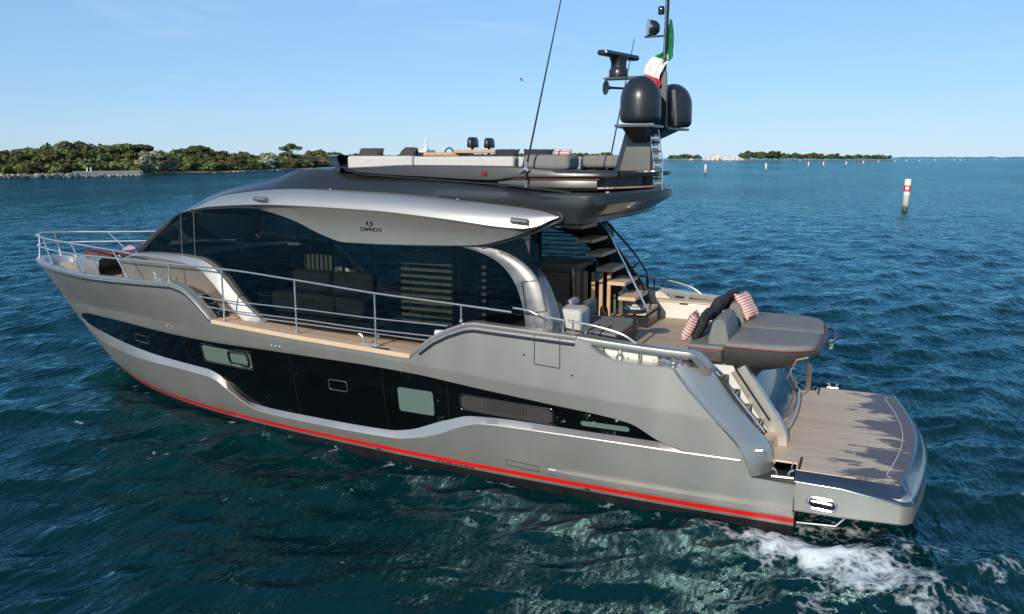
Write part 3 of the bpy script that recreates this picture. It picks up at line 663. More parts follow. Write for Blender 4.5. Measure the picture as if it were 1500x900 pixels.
# coaming: grey wing shaped side panel that parts from the deck aft
rows = []
zc_lo = pchip([2.9,3.7,4.5,5.0,6.28,7.53,7.95],[5.03,5.02,5.01,4.955,5.0,5.055,5.16]); zc_hi = pchip([2.9,3.7,4.75,6.56,7.74,7.97],[5.13,5.145,5.205,5.215,5.17,5.165])
yco = pchip([2.75,3.2,4,6,8],[1.45,1.80,1.93,1.95,1.86])
for sgn in (1, -1):
    rows = []
    for k in range(61):
        x = 2.95+(7.97-2.95)*k/60; a, b, y = zc_lo(x), zc_hi(x), yco(x)
        rows.append([(x, (y-.35)*sgn, a+.02), (x, (y-.06)*sgn, a), (x, (y+.0)*sgn, a+.025), (x, y*sgn, a+(b-a)*.5), (x, (y-.02)*sgn, b-.02), (x, (y-.06)*sgn, b), (x, (y-.25)*sgn, b)])
    co = obj('flybridge_coaming', MB().loft(rows), M['roof'], Y, ang=40)
    # recessed lower panel under its after half
    rows = []
    for k in range(31):
        x = 3.25+(4.9-3.25)*k/30; y = yco(x)-.10
        rows.append([(x, (y-.02)*sgn, 5.03), (x, y*sgn, 4.97), (x, (y+.0)*sgn, 4.87), (x, (y-.05)*sgn, 4.82)])
    obj('coaming_lower_panel', MB().loft(rows), M['roof'], Y, ang=40)
    obj('coaming_piping', MB().tube([(x, (yco(x)-.07)*sgn, 5.0) for x in np.linspace(3.2, 4.75, 20)], .012, 5), M['maroon'], Y)
    P = [(x, (float(np.interp(x, [3.6, 7.53, 7.95, 8.3], [1.95, 1.875, 1.83, 1.76])))*sgn, float(np.interp(x, [3.6, 4.75, 6.28, 7.53, 7.95, 8.3], [4.80, 4.905, 4.985, 5.045, 5.15, 5.22]))) for x in np.linspace(3.6, 8.3, 50)]
    obj('coaming_gap', MB().tube(P, .016, 5), M['matt_black'], Y)
    nl = obj('navigation_light', MB().box((5.10, (yco(5.1)+.012)*sgn, 5.085), (.085, .05, .09)), M['red_lens'] if sgn > 0 else M['bottle'], Y, bevel=.02)
# aft cross part of the coaming
rows = []
for k in range(25):
    y = -1.5+3.0*k/24; x = 2.98-.38*(1-(y/1.5)**2)**.7 if abs(y) < 1.5 else 2.98
    rows.append([(x+.3, y, 5.05), (x+.02, y, 5.035), (x, y, 5.06), (x, y, 5.11), (x+.03, y, 5.13), (x+.3, y, 5.13)])
obj('coaming_back', MB().loft(rows), M['roof'], Y, ang=40)
obj('coaming_base', MB().slab(plan(1.68, 3.15, 2.85, x0=5.2), 4.86, 5.03), M['matt_black'], Y, smooth=False)
# forward windscreen lip of the flybridge
rows = []
for k in range(33):
    a = -1+2*k/32; s_ = 1-abs(a)**2.6
    xo = 8.05+.88*s_; y = 1.80*a
    lipx = .12*(.3+s_)
    rows.append([(xo-.30, y*.93, 5.10), (xo+.02, y, 5.10-.02), (xo+.01, y, 5.20), (xo+lipx*.8, y*1.02, 5.30), (xo+lipx, y*1.03, 5.365), (xo+lipx*.6, y*1.0, 5.385), (xo-.12, y*.97, 5.385), (xo-.2, y*.93, 5.30)])
fw_ = obj('flybridge_windscreen', MB().loft(rows), M['roof_dark'], Y, ang=50)
# seats: pale back cushions along the coaming, teak console, helm chairs, after bolster
def cushion(name, c, d, mt, parent=Y, rot=None, bev=.05):
    return obj(name, MB().box(c, d, rot), mt, parent, bevel=bev, seg=3)
for sgn in (1, -1):
    cushion('seat_back', (7.28, 1.60*sgn, 5.225), (1.36, .26, .29), M['light_fabric'])
    cushion('seat_back', (5.62, 1.62*sgn, 5.22), (1.90, .26, .28), M['light_fabric'])
    cushion('seat_bolster', (4.12, 1.45*sgn, 5.265), (.80, .55, .24), M['grey_fabric'], bev=.07)
    cushion('seat_base', (6.3, 1.2*sgn, 5.0), (3.3, .6, .26), M['grey_fabric'])
cs = obj('teak_console', MB().box((6.54, .8, 5.40), (1.02, .6, .06)), M['wood'], Y, bevel=.01)
obj('console_body', MB().box((6.54, .8, 5.1), (.9, .5, .5)), M['matt_black'], cs)
obj('console_screen', MB().box((6.86, .9, 5.45), (.32, .34, .05)), M['white'], cs, bevel=.01)
ct = obj('teak_counter', MB().box((5.68, .9, 5.445), (.82, .55, .06)), M['wood'], Y, bevel=.01)
obj('counter_body', MB().box((5.68, .9, 5.14), (.66, .45, .5)), M['matt_black'], ct)
obj('steering_wheel', MB().tube([(6.62, .35+.19*math.cos(a), 5.36+.16*math.sin(a)) for a in [2*math.pi*k/24 for k in range(24)]], .014, 6, True), M['matt_black'], Y)
for y in (.35, -.35):
    t = obj('helm_chair', MB().box((6.2, y, 5.05), (.5, .5, .2)), M['matt_black'], Y, bevel=.05)
    rows = []
    for z, wd, th in ((5.52, .15, .065), (5.55, .165, .075), (5.66, .15, .07), (5.71, .12, .05)):
        rows.append([(6.12+th*math.cos(a), y+wd*math.copysign(abs(math.sin(a))**.5, math.sin(a)), z) for a in [2*math.pi*k/16 for k in range(16)]])
    obj('headrest', MB().loft(rows, True, True), M['matt_black'], t, ang=60)
    obj('headrest_stem', MB().tube([(6.14, y, 5.1), (6.13, y, 5.52)], .028, 8), M['black'], t)
    obj('chair_back', MB().box((6.10, y, 5.22), (.14, .42, .36)), M['matt_black'], t, bevel=.05)
# ------------------------------------------------------------------ stern: platform, transom, stairs
def pplan(ins):
    P = []
    hw, xa = 2.43-ins, -1.78+ins*1.25
    P += [(.02, hw), (-.6, hw), (-1.32, hw-.0)]
    for k in range(1, 9):
        a = k/8*math.pi/2; P.append((-1.32-(.20-ins*1.2)*math.sin(a), hw-.20+.20*math.cos(a)))
    x0, y0 = P[-1]
    for k in range(1, 11):
        t = k/10; P.append((x0+(xa-x0)*math.sin(t*math.pi/2), y0*(1-t)))
    return P+[(x, -y) for x, y in P[-2::-1]]
def pl(ins, z, drop=0): return [(x, y, z-drop*sstep(-.4, -1.6, x)) for x, y in pplan(ins)]
plat = obj('swim_platform', MB().loft([pl(.17, .90), pl(.17, .948), pl(.13, .95), pl(.012, .85, .12), pl(.0, .83, .12), pl(.0, .60, .05), pl(.0, .42, -.05), pl(.012, .40, -.05), pl(.12, .38, -.04)], False), M['hull'], Y, ang=26)
obj('platform_seam', MB().tube([(.012,2.425,.83),(.012,2.432,.80),(.012,2.425,.38)], .011, 5), M['rubber'], plat)
obj('platform_border', MB().loft([pl(.165, .951), pl(.13, .953), pl(.030, .872, .11), pl(-.003, .845, .12), pl(-.004, .832, .12)]), M['border'], plat, ang=50)
P = [(x, y) for x, y in pplan(.16)]; P = [(.34, 1.99), (.03, 1.99)]+P+[(.03, -1.99), (.34, -1.99)]
obj('platform_teak', MB().slab(P, .93, .962), M['teak_wet'], plat, smooth=False)
obj('stair_foot', MB().slab([(.33,1.99),(.33,1.1),(.62,1.1),(.62,1.99)], .90, .958), M['teak_plain'], plat, smooth=False)
obj('platform_underside', MB().slab(pplan(.1), .40, .46), M['matt_black'], plat, smooth=False)
# margin planks and slots let into the teak
mb = MB()
for q in ([(-.02,2.2),(-.02,-2.2)],):
    pass
Q = [(x, y, .9655) for x, y in pplan(.30)][6:-6]
obj('margin_line', MB().tube(Q, .006, 4), M['white'], plat)
for sgn in (1, -1):
    obj('platform_slot', MB().box((-.02, 2.0*sgn, .964), (.035, .5, .01)), M['rubber'], plat)
    obj('slot_line', MB().box((-.10, 1.95*sgn, .9635), (.012, .6, .006)), M['teak_plain'], plat)
    obj('slot_line', MB().box((.08, 1.95*sgn, .9635), (.012, .6, .006)), M['teak_plain'], plat)
    # recessed mooring fairlead in the platform's side
    P = [V(x, 2.432*sgn, z) for x, z in rrect(-.55, .50, -.17, .66, -.02, 0, .078, 6)]
    fr_ = obj('fairlead_frame', MB().tube(P, .022, 8, True), M['chrome'], plat)
    obj('fairlead_recess', MB().add([(p.x, 2.433*sgn, p.z) for p in P], [tuple(range(len(P)))]), M['black'], fr_, smooth=False)
    obj('fairlead_bar', MB().tube([(-.49, 2.445*sgn, .585), (-.36, 2.45*sgn, .60), (-.22, 2.445*sgn, .60)], .018, 8), M['chrome'], fr_)
    obj('fairlead_hook', MB().prism([(-.30, 2.436*sgn, .55), (-.36, 2.436*sgn, .59), (-.42, 2.436*sgn, .55), (-.40, 2.436*sgn, .60), (-.32, 2.436*sgn, .60)], (0, .02*sgn, 0)), M['black'], fr_, smooth=False)
    # quarter deck with cleat
    obj('quarter_deck', MB().slab([(.015, 2.42*sgn), (.015, 2.0*sgn), (.62, 2.0*sgn), (.64, 2.44*sgn)], .70, .815), M['roof'], Y, smooth=False)
def cleat(c, L=.26, h=.11, rz=0, parent=Y):
    mt = Matrix.Rotation(rz, 3, 'Z'); c = Vector(c); q = lambda x, y, z: c+mt @ V(x, y, z)
    mb = MB()
    for s in (-1, 1):
        mb.tube([q(s*L*.28, 0, 0), q(s*L*.27, 0, h*.55), q(s*L*.36, 0, h*.9), q(s*L*.5, 0, h)], [.020, .017, .017, .022], 8)
    mb.tube([q(-L*.5, 0, .012), q(L*.5, 0, .012)], .022, 8)
    return obj('cleat', mb, M['chrome'], parent)
cleat((.19, 2.33, .825), .30, .13, .12); cleat((.19, -2.33, .825), .30, .13, -.12)
cleat((-.25, -2.3, .96), .2, .09)
# transom plate, garage door, beams and stairs
obj('transom', MB().add([(.02,-2.42,.80),(.02,2.42,.80),(.02,2.3,-.6),(.02,-2.3,-.6)], [(0,1,2,3)]), M['hull'], Y, smooth=False)
rows = []
for z, x, e in ((.95,.40,0),(1.12,.42,0),(1.16,.46,0),(1.17,.56,0)):
    rows.append([(x-.16*(1-(y/2)**2)+.05, y, z) for y in np.linspace(-1.98, 1.98, 25)])
obj('transom_bench', MB().loft(rows), M['teak_plain'], Y, ang=35)
obj('transom_bench_rail', MB().tube([(.28-.16*(1-(y/2)**2)+.10, y, 1.19) for y in np.linspace(-1.2, 1.2, 25)], .014, 6), M['chrome'], Y)
rows = [[(x-.16*(1-((y+.35)/1.5)**2), y, z) for y in np.linspace(-1.85, 1.18, 21)] for z, x in ((1.12,.44),(1.4,.54),(1.75,.66),(2.05,.86),(2.3,1.05))]
gd = obj('garage_door', MB().loft(rows), M['garage_glass'], Y)
P = spl([(.36,-.9,1.14),(.40,-1.02,1.4),(.55,-.95,1.8),(.66,-.8,2.0)], 20)
obj('door_joint', MB().tube([(p.x-.035, p.y, p.z) for p in P], .008, 5), M['rubber'], gd)
for sgn in (1, -1):
    if sgn < 0: continue                      # the starboard stairs lie hidden behind the garage door
    ce = spl([(1.02,1.27*sgn,2.10),(.80,1.27*sgn,1.78),(.55,1.27*sgn,1.42),(.40,1.27*sgn,1.20),(.35,1.27*sgn,1.02),(.35,1.27*sgn,.96)], 24)
    rows = []
    for i, p in enumerate(ce):
        a = ce[min(i+1, 24)]-ce[max(i-1, 0)]; a.normalize(); n = V(-a.z, 0, a.x)*-1; hw = .125
        q = lambda u, dy: tuple(p+n*u+V(0, dy*sgn, 0))
        rows.append([q(-hw, -.08), q(-hw, .075), q(-hw+.012, .085), q(hw-.012, .085), q(hw, .075), q(hw, -.08)])
    obj('stern_beam', MB().loft(rows, True, True), M['hull'], Y, ang=25)
    obj('stern_beam_wall', MB().prism([(1.55,1.32*sgn,2.13),(1.1,1.32*sgn,2.13),(.42,1.32*sgn,1.10),(.42,1.32*sgn,.95),(1.55,1.32*sgn,.95)], (0,-.04*sgn,0)), M['white'], Y, smooth=False)
    for k in range(5):
        z = 1.17+.215*k; x = .42+.185*k
        stp = obj('stern_step', MB().box((x+.14, 1.66*sgn, z-.05), (.30, .60, .04)), M['dark_wood'], Y, bevel=.006)  # treads and risers coloured dark so the shaded stairwell reads as a gap
        obj('step_riser', MB().box((x+.03, 1.66*sgn, z-.13), (.02, .60, .2)), M['matt_black'], stp)
    obj('stair_wall', MB().prism([(1.5,1.985*sgn,2.2),(1.15,1.985*sgn,2.12),(.42,1.985*sgn,1.15),(.42,1.985*sgn,.8),(1.5,1.985*sgn,.8)], (0,.01*sgn,0)), M['rubber'], Y, smooth=False)
    hr = obj('stair_handrail', MB().tube([(1.26,1.93*sgn,2.18),(.53,1.93*sgn,1.36)], .02, 8), M['chrome'], Y)
    for t in (.06, .5, .94):
        p = V(1.26,1.93*sgn,2.16).lerp(V(.53,1.93*sgn,1.30), t); obj('rail_bracket', MB().tube([p, p+V(.0,.06*sgn,-.05)], .009, 6), M['chrome'], hr)
    hr = obj('stair_handrail', MB().tube([(1.05,1.42*sgn,2.12),(.50,1.42*sgn,1.36)], .016, 8), M['black'], Y)
    for t in (.05, .52, .96):
        p = V(1.05,1.42*sgn,2.12).lerp(V(.50,1.42*sgn,1.36), t); obj('rail_bracket', MB().tube([p, p+V(.02,-.08*sgn,-.03)], .012, 6), M['black'], hr)
    obj('transom_light', MB().lathe([(0,0),(.014,0),(.012,.008),(0,.01)], (.30, 1.2*sgn, .97), 8), M['chrome'], Y)
    # strut under the platform
    obj('platform_strut', MB().tube([(-.03,2.3*sgn,.18),(-.55,2.25*sgn,.20),(-.75,2.2*sgn,.42)], .016, 6), M['chrome'], Y)
# passerelle post at the starboard corner
obj('passerelle_post', MB().box((.18,-1.98,1.22), (.10,.10,.5)), M['teak_plain'], Y, bevel=.02)
# sun pad over the garage: leather tub with two grey cushions
def padplan(xf, xa, hw, r):
    P = [(xf, hw)]
    P.append((xa+r*1.6, hw-.0))
    for k in range(1, 9):
        a = k/8*math.pi/2; P.append((xa+r*1.6*(1-math.sin(a)), hw-r*(1-math.cos(a))))
    P.append((xa-.05, 0))
    return P+[(x, -y) for x, y in P[-2::-1]]
def padloop(xf, xa, hw, r, z, tilt=0): return [(x, y, z+tilt*(1.2-x)) for x, y in padplan(xf, xa, hw, r)]
rows = [padloop(1.24, .40, .95, .25, 1.97, .10), padloop(1.24, .22, 1.10, .3, 2.03, .10), padloop(1.24, .03, 1.36, .4, 2.20, .06), padloop(1.24, -.12, 1.42, .45, 2.36, .0), padloop(1.24, -.14, 1.43, .45, 2.42, .0), padloop(1.24, -.10, 1.40, .45, 2.45, .0)]
pad = obj('sunpad_base', MB().loft(rows, True, True), M['pad_side'], Y, ang=50)
for sgn in (1, -1):
    top = [(x, y) for x, y in padplan(1.22, -.08, 1.40, .45) if y*sgn >= 0]
    top = [(x, y) for x, y in top if abs(y) > 1e-6]+[(-.13, .012*sgn), (1.22, .012*sgn)] if sgn > 0 else [(1.22, -.012), (-.13, -.012)]+[(x, y) for x, y in top if abs(y) > 1e-6]
    cx = sum(p[0] for p in top)/len(top); cy = sum(p[1] for p in top)/len(top)
    ins = lambda k: [(cx+(x-cx)*k, cy+(y-cy)*k) for x, y in top]
    rows = [[(x, y, 2.43) for x, y in top], [(x, y, 2.47) for x, y in ins(1.0)], [(x, y, 2.505) for x, y in ins(.97)], [(x, y, 2.525) for x, y in ins(.88)], [(x, y, 2.53) for x, y in ins(.5)]]
    cu = obj('sunpad_cushion', MB().loft(rows, True, True), M['grey_fabric'], Y, ang=60)
    edge = [(x, y, 2.452) for x, y in padplan(1.22, -.11, 1.415, .45) if y*sgn >= 0]
    obj('piping', MB().tube(edge, .009, 6), M['piping'], cu)
    obj('pad_rail', MB().tube([(.30,1.18*sgn,2.0),(.22,1.42*sgn,2.22),(.16,1.46*sgn,2.36),(.0,1.44*sgn,2.41)], .014, 6), M['chrome'], Y)
    # tail fittings
obj('pad_tail_frame', MB().tube([(-.10,-1.0,2.40),(-.26,-.9,2.38),(-.30,-.2,2.34),(-.20,.1,2.36)], .022, 6), M['matt_black'], Y)
obj('pad_tail_light', MB().box((-.24,-.35,2.25), (.08,.3,.12)), M['chrome'], Y, bevel=.02)
# forward facing seat in front of the pad and its bolsters
fs = obj('aft_seat', MB().box((1.53, .05, 2.28), (.56, 2.7, .26)), M['pad_side'], Y, bevel=.06, seg=3)
obj('aft_seat_cushion', MB().box((1.53, .05, 2.40), (.56, 2.68, .07)), M['grey_fabric'], fs, bevel=.03)
obj('piping', MB().tube([(1.80,1.38,2.37),(1.26,1.40,2.37)], .012, 6), M['piping'], fs)
obj('aft_seat_plinth', MB().box((1.5, 0, 2.14), (.6, 2.4, .2)), M['white'], Y)
for yc, wd in ((.72, 1.05), (-.85, 1.0)):
    rows = []
    for t in np.linspace(-1, 1, 9):
        y = yc+wd/2*t; k = 1-.06*abs(t)**6
        rows.append([(1.36+dx*k, y, 2.42+dz*k) for dx, dz in ((-.16,0),(-.17,.10),(-.12,.34),(-.07,.42),(.03,.43),(.10,.38),(.16,.12),(.17,0))])
    obj('seat_bolster', MB().loft(rows, True, True), M['grey_fabric'], Y, ang=60, bevel=.02)
# ------------------------------------------------------------------ cockpit
sb = obj('cockpit_sofa', MB().box((3.42, .85, 2.33), (.96, 1.4, .24)), M['pad_side'], Y, bevel=.06, seg=3)
obj('sofa_cushion', MB().box((3.42, .85, 2.47), (.96, 1.4, .10)), M['grey_fabric'], sb, bevel=.045, seg=3)
obj('piping', MB().tube([(3.88,1.55,2.43),(3.02,1.56,2.43),(2.94,1.5,2.43),(2.93,.2,2.43)], .012, 6), M['piping'], sb)
for x in (3.42, 3.20):
    obj('sofa_strap', MB().tube([(x,1.57,2.36),(x,1.57,2.46),(x,1.50,2.527),(x-.02,1.0,2.528)], .017, 6), M['rubber'], sb)
obj('sofa_back', MB().box((3.78, 1.28, 2.66), (.46, .52, .40)), M['light_fabric'], sb, bevel=.07, seg=3)
obj('sofa_back', MB().box((3.95, .3, 2.60), (.16, 1.3, .30)), M['grey_fabric'], sb, bevel=.05)
# bar cabinet, starboard side of the covered part
bar = obj('bar_cabinet', MB().box((4.99, -1.15, 2.68), (.92, .75, 1.06)), M['bar_wood'], Y)
obj('bar_top', MB().box((4.94, -1.12, 3.26), (1.12, .9, .11)), M['bar_wood'], bar, bevel=.012)
obj('bar_corner', MB().tube([(4.54,-.78,2.16),(4.54,-.78,3.2)], .05, 10), M['blue_steel'], bar)
obj('bar_groove', MB().tube([(5.40,-.772,3.12),(4.62,-.772,3.12)], .008, 4), M['rubber'], bar)
# starboard and port open louvres beside the bar
for sgn in (-1,):
    lo = obj('side_louvre', MB().box((5.3, -1.98, 3.78), (1.4, .05, .03)), M['matt_black'], Y)
    for k in range(6): obj('louvre_blade', MB().box((5.3, -1.98, 3.24+.095*k), (1.4, .07, .020)), M['matt_black'], lo)
    obj('louvre_wall', MB().box((5.2, -1.97, 2.7), (1.5, .05, 1.06)), M['ceiling'], lo)
# stairs up to the flybridge
treads = ((4.50,4.02),(4.29,3.76),(4.10,3.50),(3.88,3.22),(3.64,2.97),(3.43,2.69),(3.22,2.43))
strg = obj('stair_stringer', MB().prism([(4.75,-1.72,4.25),(4.45,-1.72,4.25),(2.98,-1.72,2.36),(2.98,-1.72,2.15),(3.3,-1.72,2.15)], (0,-.05,0)), M['matt_black'], Y, smooth=False)
for i, (x, z) in enumerate(treads):
    td = obj('stair_tread', MB().box((x, -1.2, z), (.34, .92, .07)), M['teak_plain'], strg, bevel=.008)
obj('stair_base', MB().box((3.28,-1.28,2.26), (.5,.8,.22)), M['matt_black'], strg)
obj('stair_handrail', MB().tube([(3.86,-.72,4.05),(3.06,-.72,2.60)], .022, 8), M['chrome'], strg)
obj('flybridge_rail', MB().tube(spl([(4.20,-1.78,4.08),(3.42,-1.78,3.22),(3.31,-1.78,3.02),(3.29,-1.78,2.55)], 20), .022, 8), M['black'], Y)
obj('flybridge_rail_brace', MB().tube([(3.5,-1.78,3.27),(3.8,-1.76,2.97)], .018, 8), M['black'], Y)
# wooden screen and bottles under the stairs
sc_ = obj('slatted_screen', MB().box((4.2,-1.05,2.2), (.75,.06,.06)), M['dark_wood'], Y)
for k, x in enumerate((4.50,4.34,4.18,4.02,3.86)):
    obj('screen_post', MB().box((x,-1.0,2.66), (.07,.05,.95)), M['wood'], sc_)
# starboard bulwark furniture
for sgn in (1, -1):
    obj('bulwark_liner', MB().prism([(5.8,2.42*sgn,2.5),(3.67,2.40*sgn,2.66),(3.24,2.38*sgn,2.62),(2.82,2.36*sgn,2.40),(2.82,2.36*sgn,2.1),(5.9,2.42*sgn,2.08)], (0,-.04*sgn,0)), M['white'], Y, smooth=False)
    lk = obj('side_locker', MB().box((2.62,2.20*sgn,2.29), (1.15,.28,.34)), M['white'], Y, bevel=.02)
    obj('locker_top', MB().box((2.62,2.19*sgn,2.475), (1.18,.32,.035)), M['teak_plain'], lk, bevel=.008)
    obj('locker_pull', MB().box((2.62,2.05*sgn,2.44), (.16,.012,.03)), M['rubber'], lk)
    # winch, bollard, cleat and fairlead rollers under the mooring rail
    for x, r_ in ((2.62,.055),(1.80,.055)):
        wn = obj('mooring_winch', MB().lathe([(0,0),(r_*1.3,0),(r_*1.3,.03),(r_*.8,.06),(r_*.75,.13),(r_*1.05,.16),(r_*1.05,.19),(0,.2)], (x,2.33*sgn,2.345), 16), M['chrome'], Y)
    for x in (2.42, 2.02):
        cleat((x, 2.30*sgn, 2.345), .2, .13, .3)
    for x in (2.9, 2.3, 1.68):
        obj('rail_post', MB().tube([(x,2.42*sgn,2.34),(x,2.42*sgn,2.58)], .024, 8), M['chrome'], Y)
# ------------------------------------------------------------------ rails
top = [(18.72,0,3.17),(18.40,.42,3.17),(17.5,.88,3.18),(15.5,1.64,3.22),(13.65,2.11,3.27),(11.8,2.38,3.29),(10.35,2.48,3.28),(8.6,2.54,3.19),(6.9,2.55,3.07),(5.25,2.54,2.99),(4.35,2.53,2.94)]
pul = [(18.78,0,3.44),(18.42,.42,3.43),(17.5,.90,3.43),(15.5,1.66,3.46),(13.62,2.13,3.44),(13.0,2.22,3.41)]
for sgn in (1, -1):
    S = lambda P: [(x, y*sgn, z) for x, y, z in P]
    br = obj('side_rail', MB().tube(spl(S(top), 60), .019, 8), M['chrome'], Y)
    pr = obj('bow_pulpit', MB().tube(spl(S(pul), 30), .021, 8), M['chrome'], Y)
    for a, b in (((18.55,.30,2.82),(18.62,.20,3.43)), ((16.95,1.12,2.83),(17.5,.90,3.43)), ((15.0,1.78,2.86),(15.53,1.65,3.46)), ((13.17,2.2,2.90),(13.65,2.12,3.44))):
        st_ = obj('stanchion', MB().tube(S([a, b]), .017, 8), M['chrome'], pr)
        obj('stanchion_foot', MB().tube(S([a, tuple(np.array(a)+.16*(np.array(b)-np.array(a)))]), .027, 8), M['chrome'], pr)
    for x, y, z0, z1 in ((11.82,2.37,2.94,3.29),(10.35,2.48,2.29,3.28),(8.6,2.53,2.24,3.19),(6.9,2.54,2.14,3.07),(5.25,2.52,2.71,2.99)):
        obj('stanchion', MB().tube(S([(x,y,z0),(x,y,z1)]), .017, 8), M['chrome'], br)
        obj('stanchion_foot', MB().lathe([(0,0),(.034,0),(.03,.02),(.02,.05),(0,.05)], (x,y*sgn,z0-.005), 10), M['chrome'], br)
    obj('mid_rail', MB().tube(spl(S([(11.0,2.43,2.70),(10.35,2.47,2.68),(8.62,2.53,2.67),(6.9,2.54,2.63),(5.50,2.53,2.62)]), 30), .013, 7), M['chrome'], br)
    obj('mid_rail', MB().tube(spl(S([(10.8,2.44,2.52),(10.35,2.47,2.50),(8.62,2.53,2.48),(6.9,2.54,2.43),(5.80,2.53,2.42)]), 30), .013, 7), M['chrome'], br)
    wr = obj('window_base_rail', MB().tube([(9.7,2.16*sgn,2.33),(6.0,2.16*sgn,2.24)], .013, 7), M['chrome'], Y)
    gr = obj('gate_rail', MB().tube(spl(S([(4.35,2.47,3.00),(4.1,2.47,2.98),(3.93,2.47,2.92)]), 10), .017, 8), M['chrome'] if sgn > 0 else M['black'], Y)
    g2 = obj('gate_rail', MB().tube(S([(3.84,2.47,2.91),(3.47,2.47,2.87)]), .017, 8), M['chrome'] if sgn > 0 else M['black'], Y)
    g3 = obj('gate_rail', MB().tube(spl(S([(3.42,2.47,2.87),(3.1,2.47,2.84),(2.85,2.46,2.80),(2.55,2.44,2.72),(2.32,2.42,2.58)]), 20), .019, 8), M['chrome'], Y)
    for x, pr_ in ((3.98,gr),(3.82,g2),(3.50,g2),(3.34,g3)):
        obj('gate_post', MB().tube(S([(x,2.47,2.66),(x,2.47,2.89)]), .016, 8), M['chrome'] if sgn > 0 else M['black'], pr_)
    cleat((12.2, 2.30*sgn, 2.935), .26, .14, -.12)
    cleat((7.05, 2.52*sgn, 2.155), .42, .17, 0)
    obj('cleat_plate', MB().box((7.15, 2.60*sgn, 2.128), (1.1, .07, .02)), M['matt_black'], Y)
# ------------------------------------------------------------------ bow lounge
bl = obj('bow_lounge', MB().loft([[(x, y*s, z) for x, y, z in ((14.35,1.28,2.66),(14.35,1.28,3.12),(14.35,1.05,3.16),(14.35,0,3.17))] for s in (1,)]+[[(16.2,1.0,2.66),(16.2,1.0,3.02),(16.2,.8,3.05),(16.2,0,3.05)]]), M['pad_side'], Y) if False else None
for sgn in (1, -1):
    s1 = obj('bow_seat', MB().box((13.9, 1.0*sgn, 2.95), (.8, .9, .62)), M['matt_black'], Y, bevel=.08, seg=3)
    obj('seat_cushion', MB().box((13.95, 1.0*sgn, 3.27), (.8, .86, .10)), M['maroon'], s1, bevel=.04)
    rows = []
    for k in range(13):
        t = k/12; x = 15.15+1.45*t; hw = 1.28-.55*t*t; 
        rows.append([(x, hw*sgn, 2.66), (x, (hw+.03)*sgn, 2.85), (x, hw*sgn, 3.06-.06*t), (x, (hw-.1)*sgn, 3.10-.06*t), (x, 0, 3.10-.06*t)])
    obj('bow_seat_moulding', MB().loft(rows), M['hull'], Y, ang=45)
    obj('bow_back_cushion', MB().box((15.55, .78*sgn, 3.14), (.95, .42, .16)), M['maroon'], Y, bevel=.06, seg=3)
obj('bow_seat_nose', MB().loft([[(16.6, y, z) for y in np.linspace(-.73, .73, 9)] for z in (2.66, 3.04)]+[[(16.5, y, 3.05) for y in np.linspace(-.7, .7, 9)]]), M['hull'], Y, ang=40)
tb = obj('bow_table', MB().box((14.75, 0, 3.26), (.9, .9, .05)), M['pad_side'], Y, bevel=.02)
obj('table_leg', MB().tube([(14.75,0,2.66),(14.75,0,3.24)], .06, 12), M['chrome'], tb)
obj('bow_sunbed', MB().loft([[(x, y, 3.30+.08*(1-(y/1.2)**2)) for y in np.linspace(-1.2, 1.2, 11)] for x in (12.9, 13.3, 13.6, 13.75)]+[[(13.78, y, 3.1) for y in np.linspace(-1.2, 1.2, 11)]]), M['brown_fabric'], Y, ang=50)
obj('anchor_windlass', MB().lathe([(0,0),(.11,0),(.11,.05),(.07,.08),(.07,.16),(.1,.19),(0,.2)], (17.4,.15,2.67), 16), M['chrome'], Y)
# ------------------------------------------------------------------ mast
rows = []
for z, xf, xa, hw in ((4.86,3.50,2.72,.24),(5.13,3.46,2.74,.22),(5.5,3.36,2.75,.19),(5.82,3.28,2.76,.17),(5.86,3.27,2.76,.17)):
    rows.append([(xf, -hw*.5, z), (xf, hw*.5, z), (xf-.12, hw, z), (xa+.06, hw, z), (xa, hw*.8, z), (xa, -hw*.8, z), (xa+.06, -hw, z), (xf-.12, -hw, z)])
ms = obj('mast_pylon', MB().loft(rows, True, True), M['roof'], Y, ang=30)
obj('pylon_plate', MB().box((2.99,.19,5.66), (.26,.03,.03)), M['black'], ms)
lad = obj('mast_ladder', MB().tube([(2.80,.27,5.80),(2.72,.31,5.3),(2.70,.33,4.80)], .013, 6), M['chrome'], ms)
obj('ladder_stile', MB().tube([(2.66,.27,5.80),(2.57,.31,5.3),(2.55,.33,4.80)], .013, 6), M['chrome'], lad)
for k in range(13):
    z = 4.84+.075*k; o_ = float(np.interp(z, [4.8,5.3,5.8], [0,.02,.11])); yy = float(np.interp(z, [4.8,5.3,5.8], [.33,.31,.27]))
    obj('ladder_rung', MB().box((2.625+o_, yy, z), (.15, .025, .036)), M['blue_steel'] if k % 2 else M['matt_black'], lad)
